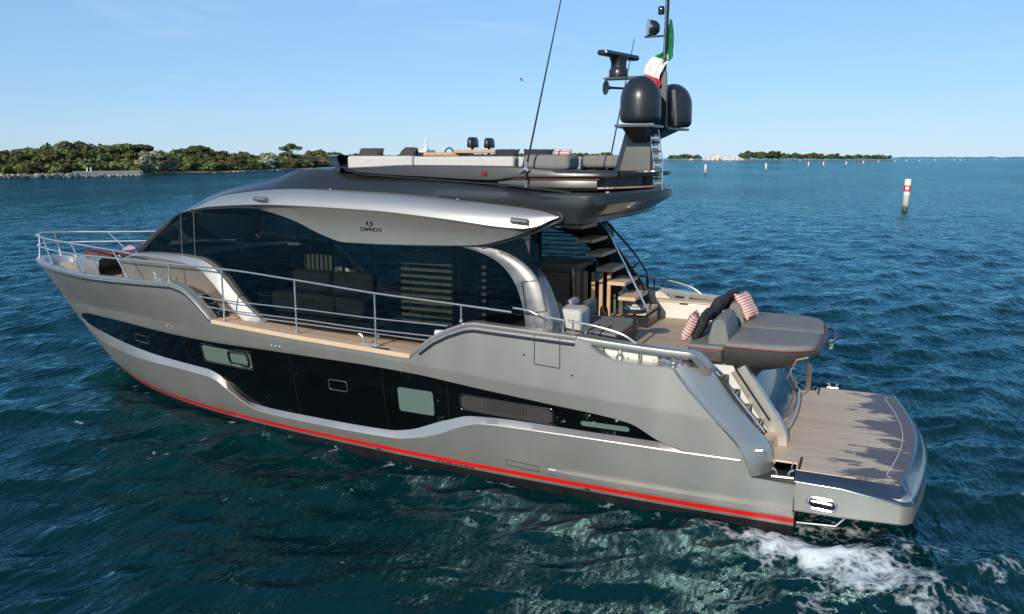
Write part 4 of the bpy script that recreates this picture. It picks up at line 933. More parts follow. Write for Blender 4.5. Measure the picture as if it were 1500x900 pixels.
# dome platforms
rows = [[(x, y, z) for x, y in ((3.36,.16),(3.22,.95),(2.62,.95),(2.60,.16))] for z in (5.83, 5.87)]
obj('dome_bracket', MB().loft(rows, True, True), M['roof'], ms, ang=30)
obj('bracket_gusset', MB().add([(3.30,.17,5.83),(2.66,.17,5.83),(2.74,.9,5.83),(3.12,.9,5.83),(3.12,.18,5.58),(2.86,.18,5.58)], [(0,1,5,4),(0,4,3),(1,2,5),(3,4,5,2),(0,3,2,1)]), M['matt_black'], ms, smooth=False)
rows = [[(x, -y, z) for x, y in ((3.30,.16),(3.10,1.15),(2.45,1.15),(2.60,.16))] for z in (5.82, 5.86)]
obj('dome_bracket', MB().loft(rows, True, True), M['roof'], ms, ang=30)
obj('bracket_gusset', MB().add([(3.2,-.17,5.82),(2.66,-.17,5.82),(2.6,-1.0,5.82),(3.0,-1.0,5.82),(3.0,-.18,5.62),(2.8,-.18,5.62)], [(0,1,5,4),(0,4,3),(1,2,5),(3,4,5,2),(0,3,2,1)]), M['matt_black'], ms, smooth=False)
dp = [(0,0),(.26,0),(.30,.015),(.332,.06),(.338,.10),(.336,.36)]
for k in range(1, 11):
    a = k/10*math.pi/2; dp.append((.336*math.cos(a), .36+.40*math.sin(a)))
d1 = obj('satellite_dome', MB().lathe(dp, (2.88, .62, 5.90), 40), M['matt_black'], ms, ang=60)
obj('dome_band', MB().lathe([(.338,0),(.3405,.002),(.3405,.008),(.338,.01)], (2.88, .62, 6.015), 40), M['black'], d1)
d2 = obj('satellite_dome', MB().lathe(dp, (2.66, -.72, 5.87), 40), M['matt_black'], ms, ang=60)
obj('dome_fairing', MB().prism([(2.86,-.42,5.88),(2.62,-.38,6.5),(2.55,-.40,6.5),(2.50,-.39,5.88)], (0,-.06,0)), M['roof'], d2, smooth=False)
# mast post, radar arm, scanner, horn, lights
rows = []
for z, a in ((5.85,.12),(6.35,.10),(6.77,.075)):
    rows.append([(2.66-a*.6, -a*.5, z), (2.66+a, -a*.5, z), (2.66+a, a*.5, z), (2.66-a*.6, a*.5, z)])
obj('mast_step', MB().loft(rows, True, True), M['roof'], ms, ang=30)
mp = obj('mast_pole', MB().tube([(2.66,0,6.70),(2.62,0,9.0)], .036, 12), M['black'], ms)
obj('mast_track', MB().tube([(2.665,.036,6.78),(2.63,.036,9.0)], .007, 6), M['chrome'], mp)
arm = obj('radar_arm', MB().box((3.17,0,6.70), (.98,.06,.035)), M['roof'], ms)
obj('radar_tray', MB().box((3.48,0,6.685), (.40,.34,.022)), M['roof'], arm)
rd = obj('radar_pedestal', MB().lathe([(0,0),(.16,0),(.165,.02),(.165,.12),(.15,.15),(.135,.16),(.135,.26),(.16,.33),(.165,.36),(0,.36)], (3.46,0,6.70), 24), M['matt_black'], ms, ang=40)
dv = (FW*.78+RT*.62).normalized(); nv = V(-dv.y, dv.x, 0); c0 = V(3.46,0,7.08); rows = []
for s_ in (-.56,-.54,-.2,.2,.54,.56):
    k = .55 if abs(s_) > .55 else 1
    rows.append([c0+dv*s_+nv*a*k+V(0,0,b*k) for a, b in ((-.10,-.02),(-.06,-.05),(.06,-.05),(.10,-.02),(.08,.035),(-.08,.035))])
obj('radar_scanner', MB().loft(rows, True, True), M['matt_black'], rd, ang=30)
hn = V(.45,.0,.02).normalized()
obj('horn', MB().lathe([(0,-.42),(.02,-.42),(.022,-.1),(.035,-.05),(.07,-.01),(.125,.0),(.13,.01),(.11,.012),(.03,-.03),(0,-.03)], (3.66,.06,6.54), 24, V(.74,.67,.02)), M['matt_black'], ms, ang=50)
sl = obj('searchlight', MB().lathe([(0,-.12),(.07,-.11),(.12,-.05),(.135,.03),(.12,.07),(.1,.08),(0,.08)], (2.88,0,7.49), 20, V(.88,.42,.06)), M['matt_black'], ms, ang=50)
obj('searchlight_lens', MB().lathe([(.128,.06),(.142,.065),(.142,.09),(.128,.09)], (2.88,0,7.49), 20, V(.88,.42,.06)), M['chrome'], sl)
obj('searchlight_shelf', MB().box((2.83,0,7.355), (.36,.10,.022)), M['matt_black'], sl)
obj('anchor_light', MB().lathe([(0,0),(.05,0),(.055,.03),(.055,.10),(.045,.13),(0,.14)], (2.74,.0,7.70), 14), M['black'], ms)
obj('mast_light', MB().box((2.60,.02,7.0), (.03,.03,.08)), M['chrome'], ms)
# whip aerials
ae = obj('whip_aerial', MB().tube([(4.36,1.97,4.98),(4.33,1.97,5.24),(3.72,1.9,8.1)], [.022,.018,.008], 8), M['matt_black'], Y)
obj('aerial_mount', MB().tube([(4.46,1.97,5.10),(4.36,1.98,5.16),(4.30,1.98,5.13)], [.018,.035,.03], 8), M['chrome'], ae)
obj('aerial_collar', MB().tube([(4.35,1.97,5.14),(4.335,1.97,5.27)], .03, 8), M['chrome'], ae)
obj('aerial_leg', MB().tube([(4.36,1.95,4.86),(4.36,1.95,5.1)], .012, 6), M['chrome'], ae)
ae = obj('whip_aerial', MB().tube([(4.08,-1.5,5.12),(4.05,-1.5,5.3),(3.62,-1.5,7.56)], [.02,.016,.007], 8), M['matt_black'], Y)
obj('aerial_mount', MB().tube([(4.12,-1.5,5.12),(4.04,-1.5,5.2)], .03, 8), M['chrome'], ae)
# ================================================================== LOOSE THINGS ABOARD
def pillow(name, loc, size, rot, mt, label, group='scatter cushions aboard the yacht'):
    rows = []; n = 13; T = []
    for s in (1, -1):
        for i in range(n):
            r = []
            for j in range(n):
                a = -1+2*i/(n-1); b = -1+2*j/(n-1)
                th = max(0, (1-a**4)*(1-b**4))**.55
                px = a*(1-.10*(1-abs(b)**2)*abs(a)**3); py = b*(1-.10*(1-abs(a)**2)*abs(b)**3)
                nz = .06*noise.noise(V(a*2+loc[0]*3, b*2+loc[1]*3, s))
                r.append((px*size[0]/2, py*size[1]/2, s*th*size[2]/2+nz*size[2]))
            T.append(r)
    mb = MB().loft(T[:n]); mb.loft([r[::-1] for r in T[n:]])
    o = obj(name, mb, mt, None, ang=180, merge=.002)
    o.location = loc; o.rotation_euler = rot
    return tag(o, label, 'cushion', group)
def stripe_mat(name, a, b_, scale):
    mm = mat(name, a, .85); t = mm.node_tree; N = t.nodes; L = t.links; b = N['Principled BSDF']
    tc = N.new('ShaderNodeTexCoord'); wv = N.new('ShaderNodeTexWave'); wv.inputs['Scale'].default_value = scale; wv.inputs['Distortion'].default_value = 1.6; wv.inputs['Detail Scale'].default_value = 1.2
    wv.bands_direction = 'X'
    L.new(tc.outputs['Object'], wv.inputs[0]); r = N.new('ShaderNodeValToRGB'); r.color_ramp.interpolation = 'CONSTANT'
    r.color_ramp.elements[0].color = (*a, 1); r.color_ramp.elements[1].color = (*b_, 1); r.color_ramp.elements[1].position = .70
    L.new(wv.outputs['Fac'], r.inputs[0]); L.new(r.outputs[0], b.inputs['Base Color']); return mm
M['stripe'] = stripe_mat('red_white_stripe', (.68,.54,.47), (.42,.06,.06), 6.5)
M['stripe_fine'] = stripe_mat('fine_stripe', (.5,.42,.45), (.12,.03,.08), 8)
rt_ = lambda tilt, yaw, roll=0: (Matrix.Rotation(R(yaw), 3, 'Z') @ Matrix.Rotation(R(tilt), 3, 'Y') @ Matrix.Rotation(R(roll), 3, 'X')).to_euler()
pillow('cushion', (1.86, .98, 2.64), (.50,.50,.17), rt_(66, 8), M['stripe'], 'red and white striped cushion leaning against a navy one on the near end')
pillow('cushion', (1.70, .78, 2.66), (.55,.60,.17), rt_(66, 2), M['dark_fabric'], 'navy cushion between the near striped cushion and the grey bolster')
pillow('cushion', (1.62, -.10, 2.78), (.52,.52,.18), rt_(62, -10), M['dark_fabric'], 'navy cushion in the gap between the two grey bolsters of the aft seat')
pillow('cushion', (1.52, -.62, 2.84), (.46,.46,.16), rt_(60, -14), M['dark_fabric'], 'navy cushion standing highest behind the far striped cushion')
pillow('cushion', (1.20, -.62, 2.76), (.52,.52,.17), rt_(-58, -16), M['stripe'], 'red and white striped cushion lying on the sun pad against the far bolster')
pillow('cushion', (7.78, 1.25, 5.36), (.34,.55,.2), rt_(62, 86), M['brown_fabric'], 'brown cushion behind the forward end of the flybridge seat back', 'scatter cushions on the flybridge')
pillow('cushion', (6.96, 1.28, 5.37), (.36,.42,.2), rt_(52, 60), M['brown_fabric'], 'blue and brown cushion beside the teak console of the flybridge', 'scatter cushions on the flybridge')
pillow('cushion', (5.05, 1.25, 5.30), (.42,.5,.2), rt_(60, 78), M['dark_fabric'], 'dark cushion in the flybridge corner just forward of the grey bolster', 'scatter cushions on the flybridge')
pillow('cushion', (4.56, 1.0, 5.30), (.42,.55,.2), rt_(62, 95), M['dark_fabric'], 'dark cushion behind the foot of the whip aerial', 'scatter cushions on the flybridge')
pillow('cushion', (4.16, .85, 5.34), (.30,.32,.16), rt_(60, 100), M['stripe'], 'red and white striped cushion behind the grey flybridge bolster', 'scatter cushions on the flybridge')
pillow('cushion', (14.95, .70, 3.16), (.5,.5,.2), rt_(40, 60), M['stripe_fine'], 'purple and white patterned cushion leaning on the bow seat', 'scatter cushions on the bow')
pillow('cushion', (13.75, .85, 3.42), (.5,.4,.16), rt_(20, 20), M['maroon'], 'maroon cushion on the bow seat in front of the windscreen', 'scatter cushions on the bow')
pillow('cushion', (14.9, -.75, 3.26), (.55,.5,.2), rt_(50, -40), M['stripe_fine'], 'striped cushion on the far side of the bow lounge', 'scatter cushions on the bow')
# round side table with a folded magazine
t = empty('side_table', (2.80, .95, 2.14), 'small black round side table holding a magazine beside the cockpit sofa', 'side table')
obj('table_top', MB().lathe([(0,0),(.19,0),(.205,.015),(.205,.05),(.19,.062),(.17,.055),(0,.05)], (0,0,.65), 28), M['matt_black'], t)
obj('table_stem', MB().tube([(0,0,.02),(0,0,.66)], .024, 10), M['matt_black'], t)
obj('table_base', MB().lathe([(0,0),(.15,0),(.15,.015),(.03,.025),(0,.025)], (0,0,0), 24), M['matt_black'], t)
mg = obj('magazine', MB().box((0,0,0), (.17,.22,.02)), M['white'], None, bevel=.004); mg.location = (2.80,.95,2.86); mg.rotation_euler = (0,0,.4)
tag(mg, 'white magazine lying on the round black side table', 'magazine')
tw = obj('towel', MB().box((0,0,0), (.14,.42,.12)), M['stripe_fine'], None, bevel=.04, seg=3); tw.location = (3.98,.75,2.84); tag(tw, 'rolled mauve towel on top of the cockpit sofa back', 'towel')
tb = [(0,0),(.042,0),(.045,.01),(.045,.17),(.03,.22),(.017,.25),(.016,.30),(0,.30)]
for x, y, lab in ((4.10,-.72,'champagne bottle with gold foil standing left in front of the wooden screen'), (3.88,-.70,'champagne bottle with gold foil standing right by the lowest stair')):
    e = empty('champagne_bottle', (x, y, 2.14), lab, 'bottle', 'champagne bottles in the cockpit')
    obj('bottle_body', MB().lathe([(r*1.1, z*1.15) for r, z in tb], (0,0,0), 14), M['bottle'], e)
    obj('foil', MB().lathe([(.034,.22),(.036,.235),(.022,.29),(.022,.36),(0,.362)], (0,0,0), 14), M['gold'], e)
# fruit and drinks tray on the bow table
tr = empty('drinks_tray', (14.75, .1, 3.29), 'dark tray with white cups on the bow lounge table', 'tray')
obj('tray', MB().box((0,0,.015), (.5,.34,.03)), M['matt_black'], tr, bevel=.01)
for x, y in ((.1,.05),(-.1,-.04),(.05,-.1)): obj('cup', MB().lathe([(0,.0),(.03,0),(.045,.09),(.04,.09),(.028,.01),(0,.01)], (x,y,.03), 12), M['white'], tr)
# ensign hanging limp from the mast
fm = {}
for n_, c_ in (('green', (.0,.19,.055)), ('white', (.78,.76,.73)), ('red', (.55,.015,.03))): fm[n_] = vary(mat('flag_'+n_, c_, .8), c_, .08, 6)
cen = spl([(2.585,-.06,7.62),(2.585,-.05,7.35),(2.61,-.03,7.08),(2.76,.05,6.93),(2.84,.10,6.72),(2.76,.10,6.52)], 40)
rows = []
for i, p in enumerate(cen):
    t_ = i/40; wd = float(np.interp(t_, [0,.15,.4,.55,.75,.92,1], [.02,.06,.09,.18,.20,.17,.06])); r = []
    for j in range(17):
        s_ = j/16-.5
        r.append((p.x+s_*wd*1.5, p.y+.05*math.sin(s_*17+t_*5)*(.4+t_), p.z+.04*s_*(1 if t_ > .3 else 0)+.35*s_*wd))
    rows.append(r)
mb = MB()
for i in range(40):
    t_ = i/40; mb.cur = 0 if t_ < .56 else (1 if t_ < .84 else 2)
    mb.loft(rows[i:i+2])
fl = obj('ensign_flag', mb, [fm['green'], fm['white'], fm['red']], None, ang=180, merge=.0005)
tag(fl, 'green white and red flag hanging limp beside the mast', 'flag')
# ================================================================== WATER
rng = np.random.default_rng(5)
def axis(c):
    N_ = 1180; s_ = np.linspace(-1, 1, N_); a, b = 8.0, 6.6
    x = a*np.sinh(b*s_); x[0], x[1] = -40000, -9000; x[-1], x[-2] = 40000, 9000
    return x+c
gx, gy = axis(4.0), axis(4.2)
X, Yg = np.meshgrid(gx, gy, indexing='ij')
dx = np.gradient(gx); dy = np.gradient(gy)
SP = np.maximum(dx[:, None], dy[None, :])
Z = np.zeros_like(X)
wind = math.atan2(FW.y, FW.x)+R(18)
lam = np.exp(np.linspace(math.log(.26), math.log(3.4), 72)); rng.shuffle(lam)
DXc = np.zeros_like(X); DYc = np.zeros_like(X)
for l in lam:
    k = 2*math.pi/l; th = wind+rng.normal(0, .55); slope = .047*(1.0 if l < 1.3 else (1.3/l)**.45)
    amp = slope/k; fade = np.clip((l/SP-2.2)/2.5, 0, 1)
    ph = k*(X*math.cos(th)+Yg*math.sin(th))+rng.uniform(0, 6.28)
    Z += amp*fade*np.sin(ph); c_ = amp*fade*np.cos(ph)*.9
    DXc += c_*math.cos(th); DYc += c_*math.sin(th)
# hull-side calm and stern wash
F = np.zeros_like(X)
def seg(P, Q, r0, r1, f0, f1):
    P, Q = np.array(P), np.array(Q); d = Q-P; t = np.clip(((X-P[0])*d[0]+(Yg-P[1])*d[1])/(d@d), 0, 1)
    D = np.hypot(X-P[0]-t*d[0], Yg-P[1]-t*d[1]); r = r0+(r1-r0)*t; f = f0+(f1-f0)*t
    return f*np.clip(1-(D/r)**1.6, 0, 1)
near = (np.abs(X+1) < 30) & (np.abs(Yg-2) < 22)
for a in (((1.6,2.66),(.3,2.66),.14,.4,.40,.72), ((.3,2.65),(-.6,2.9),.55,.8,1.15,1.15), ((-.5,2.9),(-1.5,3.4),.95,1.2,1.05,.66), ((-1.3,3.3),(-3.6,4.6),1.3,1.9,.58,.36), ((.2,3.0),(-.6,4.4),.6,.8,.56,.34), ((-.2,1.8),(-1.6,2.1),.8,1.0,.60,.46), ((-1.4,2.1),(-7,3.2),.9,1.6,.46,.25), ((-1.8,-.2),(-7,-.6),.8,1.8,.32,.22), ((-1.9,-2),(-7,-3.5),.5,1.2,.32,.2)):
    F = np.maximum(F, seg(*a))
turb = F.copy()
for cx_, cy_ in ((10.9,4.0),(9.8,5.6)):                      # stray crests breaking off the port bow
    F = np.maximum(F, .55*np.clip(1-np.hypot(X-cx_, (Yg-cy_)*1.3)/.28, 0, 1))
for x in np.arange(.0, 16.0, .4):                            # broken water along the hull
    yh = hullY(x, 0.02); F = np.maximum(F, (.44+.12*math.sin(x*3.1))*np.clip(1-np.hypot((X-x)*.8, Yg-yh-.08)/.30, 0, 1))
for k in range(150):
    x_ = rng.uniform(-1, 14); y_ = hullY(max(0, x_), 0)+abs(rng.normal(0, 1.6))+.15; F = np.where(np.hypot(X-x_, Yg-y_) < .3, np.maximum(F, .62*np.clip(1-np.hypot(X-x_, Yg-y_)/rng.uniform(.05,.15), 0, 1)), F)
idx = np.argwhere(turb > .02)
for i, j in idx:
    p = V(X[i, j]*1.7, Yg[i, j]*1.7, .3)
    Z[i, j] += turb[i, j]*(.15*abs(noise.fractal(p*1.3, 1.0, 2.0, 5))+.07*noise.noise(p*3.1)+.06)
# the water keeps clear of the floating hull's inside: sink it there
inside = (X > .05) & (X < 15.9) & (np.abs(Yg) < 2.2)
n0, n1 = X.shape
co = np.stack([X+DXc, Yg+DYc, Z], -1).reshape(-1, 3)
me = bpy.data.meshes.new('sea'); ii = np.arange(n0*n1).reshape(n0, n1)
q = np.stack([ii[:-1, :-1], ii[1:, :-1], ii[1:, 1:], ii[:-1, 1:]], -1).reshape(-1, 4)
me.vertices.add(n0*n1); me.vertices.foreach_set('co', co.astype(np.float32).ravel())
me.loops.add(q.size); me.loops.foreach_set('vertex_index', q.astype(np.int32).ravel())
me.polygons.add(len(q)); me.polygons.foreach_set('loop_start', np.arange(0, q.size, 4, dtype=np.int32)); me.polygons.foreach_set('loop_total', np.full(len(q), 4, dtype=np.int32))
me.update(calc_edges=True); me.polygons.foreach_set('use_smooth', [True]*len(q))
at2 = me.attributes.new('coarse', 'FLOAT', 'POINT'); at2.data.foreach_set('value', np.clip((SP-.12)/1.1, 0, 1).astype(np.float32).ravel())
at_ = me.attributes.new('foam', 'FLOAT', 'POINT'); at_.data.foreach_set('value', F.astype(np.float32).ravel())
sea = bpy.data.objects.new('sea', me); C.objects.link(sea); tag(sea, kind='structure')
mm = bpy.data.materials.new('sea_water'); mm.use_nodes = True; t = mm.node_tree; N = t.nodes; L = t.links; b = N['Principled BSDF']
N.remove(b); b = N.new('ShaderNodeBsdfDiffuse'); b.inputs['Color'].default_value = (.001,.020,.022,1); gl_ = N.new('ShaderNodeBsdfGlossy'); gl_.inputs['Color'].default_value = (.37,.70,.81,1)
fr_n = N.new('ShaderNodeFresnel'); fr_n.inputs['IOR'].default_value = 1.33; wmx = N.new('ShaderNodeMixShader')
L.new(fr_n.outputs[0], wmx.inputs[0]); L.new(b.outputs[0], wmx.inputs[1]); L.new(gl_.outputs[0], wmx.inputs[2])
tc = N.new('ShaderNodeTexCoord')
def nz(scale, det, rough=.5, st=(1,1,1)):
    mp = N.new('ShaderNodeMapping'); mp.inputs['Scale'].default_value = st; mp.inputs['Rotation'].default_value = (0,0,-wind); L.new(tc.outputs['Object'], mp.inputs[0])
    n_ = N.new('ShaderNodeTexNoise'); n_.inputs['Scale'].default_value = scale; n_.inputs['Detail'].default_value = det; n_.inputs['Roughness'].default_value = rough; L.new(mp.outputs[0], n_.inputs[0]); return n_.outputs['Fac']
h1 = nz(8, 3, .6, (1,.45,1)); h2 = nz(.9, 4, .6, (1,.4,1)); h3 = nz(.22, 6, .62, (1,.30,1))
def mth(op, a, c):
    q_ = N.new('ShaderNodeMath'); q_.operation = op
    for i, x_ in enumerate((a, c)):
        if isinstance(x_, (int, float)): q_.inputs[i].default_value = x_
        else: L.new(x_, q_.inputs[i])
    return q_.outputs[0]
bp1 = N.new('ShaderNodeBump'); bp1.inputs['Strength'].default_value = .9; bp1.inputs['Distance'].default_value = .035; L.new(h1, bp1.inputs['Height'])
bp2 = N.new('ShaderNodeBump'); bp2.inputs['Strength'].default_value = 1; bp2.inputs['Distance'].default_value = .7; L.new(h2, bp2.inputs['Height']); L.new(bp1.outputs[0], bp2.inputs['Normal'])
bp3 = N.new('ShaderNodeBump'); bp3.inputs['Strength'].default_value = 1; bp3.inputs['Distance'].default_value = 1.5; L.new(h3, bp3.inputs['Height']); L.new(bp2.outputs[0], bp3.inputs['Normal'])
L.new(bp3.outputs[0], gl_.inputs['Normal']); L.new(bp3.outputs[0], fr_n.inputs['Normal'])
pat = N.new('ShaderNodeMapRange'); pat.inputs['From Min'].default_value = .3; pat.inputs['From Max'].default_value = .7; pat.inputs['To Min'].default_value = .55; pat.inputs['To Max'].default_value = 1.25; L.new(nz(.035, 4, .6, (1,.3,1)), pat.inputs['Value']); ca = N.new('ShaderNodeAttribute'); ca.attribute_name = 'coarse'
L.new(mth('MULTIPLY', pat.outputs[0], mth('ADD', mth('MULTIPLY', ca.outputs['Fac'], .62), .46)), bp2.inputs['Strength']); L.new(mth('ADD', mth('MULTIPLY', ca.outputs['Fac'], .8), .15), bp3.inputs['Strength']); L.new(mth('ADD', mth('MULTIPLY', ca.outputs['Fac'], .3), .66), bp1.inputs['Strength'])
# broad wind streaks change the roughness, not the colour
mr = N.new('ShaderNodeMapRange'); mr.inputs['From Min'].default_value = .35; mr.inputs['From Max'].default_value = .65; mr.inputs['To Min'].default_value = .05; mr.inputs['To Max'].default_value = .12; L.new(nz(.02, 4, .6, (1,.2,1)), mr.inputs['Value']); L.new(mr.outputs[0], gl_.inputs['Roughness'])
# foam
fa = N.new('ShaderNodeAttribute'); fa.attribute_name = 'foam'
fn = nz(2.6, 12, .74); fv = N.new('ShaderNodeTexVoronoi'); fv.feature = 'DISTANCE_TO_EDGE'; fv.inputs['Scale'].default_value = 5.5; fv.inputs['Randomness'].default_value = 1
mpv = N.new('ShaderNodeMixRGB'); mpv.blend_type = 'ADD'; mpv.inputs[0].default_value = .35; L.new(tc.outputs['Object'], mpv.inputs[1])
fnc = N.new('ShaderNodeTexNoise'); fnc.inputs['Scale'].default_value = 2.5; fnc.inputs['Detail'].default_value = 5; L.new(tc.outputs['Object'], fnc.inputs[0]); L.new(fnc.outputs['Color'], mpv.inputs[2]); L.new(mpv.outputs[0], fv.inputs['Vector'])
lace = mth('MULTIPLY', mth('SUBTRACT', .14, fv.outputs['Distance']), .8)
s_ = mth('ADD', mth('SUBTRACT', fa.outputs['Fac'], .50), mth('MULTIPLY', mth('SUBTRACT', fn, .5), 2.0)); s_ = mth('ADD', s_, lace)
fm_ = N.new('ShaderNodeMapRange'); fm_.inputs['From Min'].default_value = .0; fm_.inputs['From Max'].default_value = .46; L.new(s_, fm_.inputs['Value'])
fac = mth('MULTIPLY', fm_.outputs[0], mth('GREATER_THAN', fa.outputs['Fac'], .012))
fo = N.new('ShaderNodeBsdfPrincipled'); fo.inputs['Base Color'].default_value = (.72,.78,.78,1); fo.inputs['Roughness'].default_value = .6; fo.inputs['Subsurface Weight'].default_value = .0
bpf = N.new('ShaderNodeBump'); bpf.inputs['Strength'].default_value = .9; bpf.inputs['Distance'].default_value = .06; L.new(fn, bpf.inputs['Height']); L.new(bpf.outputs[0], fo.inputs['Normal'])
mx = N.new('ShaderNodeMixShader'); L.new(fac, mx.inputs[0]); L.new(wmx.outputs[0], mx.inputs[1]); L.new(fo.outputs[0], mx.inputs[2]); L.new(mx.outputs[0], N['Material Output'].inputs[0])
me.materials.append(mm)
# ================================================================== SHORES
def at(u, D, z=0.):
    """a point at forward distance D on the bearing u (bearings measured in pixels of the 1500 px photograph)"""
    p = CAM+FW*D+RT*((u-750)/1170/1.0146*D); return V(p.x, p.y, z)
def leaf_mat(name, col, amt=.45):
    mm = mat(name, col, .7, spec=.2); t = mm.node_tree; N = t.nodes; L = t.links; b = N['Principled BSDF']
    tc = N.new('ShaderNodeTexCoord'); n_ = N.new('ShaderNodeTexNoise'); n_.inputs['Scale'].default_value = .9; n_.inputs['Detail'].default_value = 4; L.new(tc.outputs['Object'], n_.inputs[0])
    oi = N.new('ShaderNodeObjectInfo'); r = N.new('ShaderNodeValToRGB')
    r.color_ramp.elements[0].position = .32; r.color_ramp.elements[1].position = .68
    r.color_ramp.elements[0].color = (*[c*(1-amt) for c in col], 1); r.color_ramp.elements[1].color = (*[c*(1+amt) for c in col], 1); L.new(n_.outputs['Fac'], r.inputs[0])
    h = N.new('ShaderNodeHueSaturation'); mr = N.new('ShaderNodeMapRange'); mr.inputs['To Min'].default_value = .55; mr.inputs['To Max'].default_value = 1.5; L.new(oi.outputs['Random'], mr.inputs[0]); L.new(mr.outputs[0], h.inputs['Value'])
    mr2 = N.new('ShaderNodeMapRange'); mr2.inputs['To Min'].default_value = .462; mr2.inputs['To Max'].default_value = .518; L.new(oi.outputs['Random'], mr2.inputs[0]); L.new(mr2.outputs[0], h.inputs['Hue'])
    L.new(r.outputs[0], h.inputs['Color']); L.new(h.outputs[0], b.inputs['Base Color'])
    b.inputs['Transmission Weight'].default_value = 0; return mm
M['leaf'] = leaf_mat('evergreen_leaves', (.10,.118,.036)); M['leaf_pale'] = leaf_mat('olive_leaves', (.21,.23,.15), .3); M['leaf_pine'] = leaf_mat('pine_needles', (.074,.10,.034)); M['leaf_grey'] = leaf_mat('grey_green_leaves', (.13,.16,.095), .3)
M['bark'] = vary(mat('bark', (.14,.10,.07), .9), (.14,.10,.07), .3, 3); M['dry'] = leaf_mat('dry_scrub', (.20,.17,.10), .3)
def crown(seed, lobes, n, leaf):
    rg = np.random.default_rng(seed); mb = MB()
    vol = np.array([l[3]*l[4]*l[5] for l in lobes])**.67; vol /= vol.sum()
    for _ in range(n):
        l = lobes[rg.choice(len(lobes), p=vol)]; d = rg.normal(size=3); d /= np.linalg.norm(d)
        bump_ = 1+.22*noise.noise(V(*(d*2.3))*1.0+V(l[0], l[1], seed))
        rr = (.72+.30*rg.random()**.6)*bump_; c = np.array(l[:3])+d*np.array(l[3:])*rr
        nn = d*.9+rg.normal(size=3)*.55; nn /= np.linalg.norm(nn); a = np.cross(nn, rg.normal(size=3)); a /= np.linalg.norm(a); b_ = np.cross(nn, a)
        s = leaf*(.55+.9*rg.random()); e = .6+.5*rg.random()
        mb.add([c+a*s, c+b_*s*e, c-a*s*.9, c-b_*s*e*.9], [(0,1,2,3)])
    return mb
def trunk(h, r, branches, seed):
    rg = np.random.default_rng(seed); mb = MB(); mb.tube(spl([(0,0,-.5),(rg.normal()*.1,rg.normal()*.1,h*.5),(rg.normal()*.25,rg.normal()*.25,h)], 8), [r*(1-.5*k/8) for k in range(9)], 7)
    for _ in range(branches):
        a = rg.uniform(0, 6.28); z0 = h*rg.uniform(.45,.95); l = h*rg.uniform(.25,.5)
        mb.tube(spl([(0,0,z0),(math.cos(a)*l*.5,math.sin(a)*l*.5,z0+l*.35),(math.cos(a)*l,math.sin(a)*l,z0+l*.75)], 5), [r*.45*(1-.6*k/5) for k in range(6)], 5)
    return mb
def rl(seed, n, w, zc, zr, h):
    rg = np.random.default_rng(seed); out = [(0,0,zc,w*.7,w*.7,zr*.8)]
    for _ in range(n):
        a = rg.uniform(0, 6.28); d = w*rg.uniform(.35,.85); s = w*rg.uniform(.28,.5)
        out.append((math.cos(a)*d, math.sin(a)*d, zc+zr*rg.uniform(-.7,.85), s, s, s*.8*h))
    return out
def make_tree(name, cr, tk, leafm, label, group, cat='tree'):
    e = empty(name, (0,0,0), label, cat, group)
    obj('crown', cr, leafm, e, smooth=False, recalc=False); obj('trunk', tk, M['bark'], e); return e
def copy_thing(o):
    c = o.copy(); C.objects.link(c)
    for ch in list(o.children):
        d = ch.copy(); C.objects.link(d); d.parent = c
    return c
GW = 'trees of the shoreline wood'
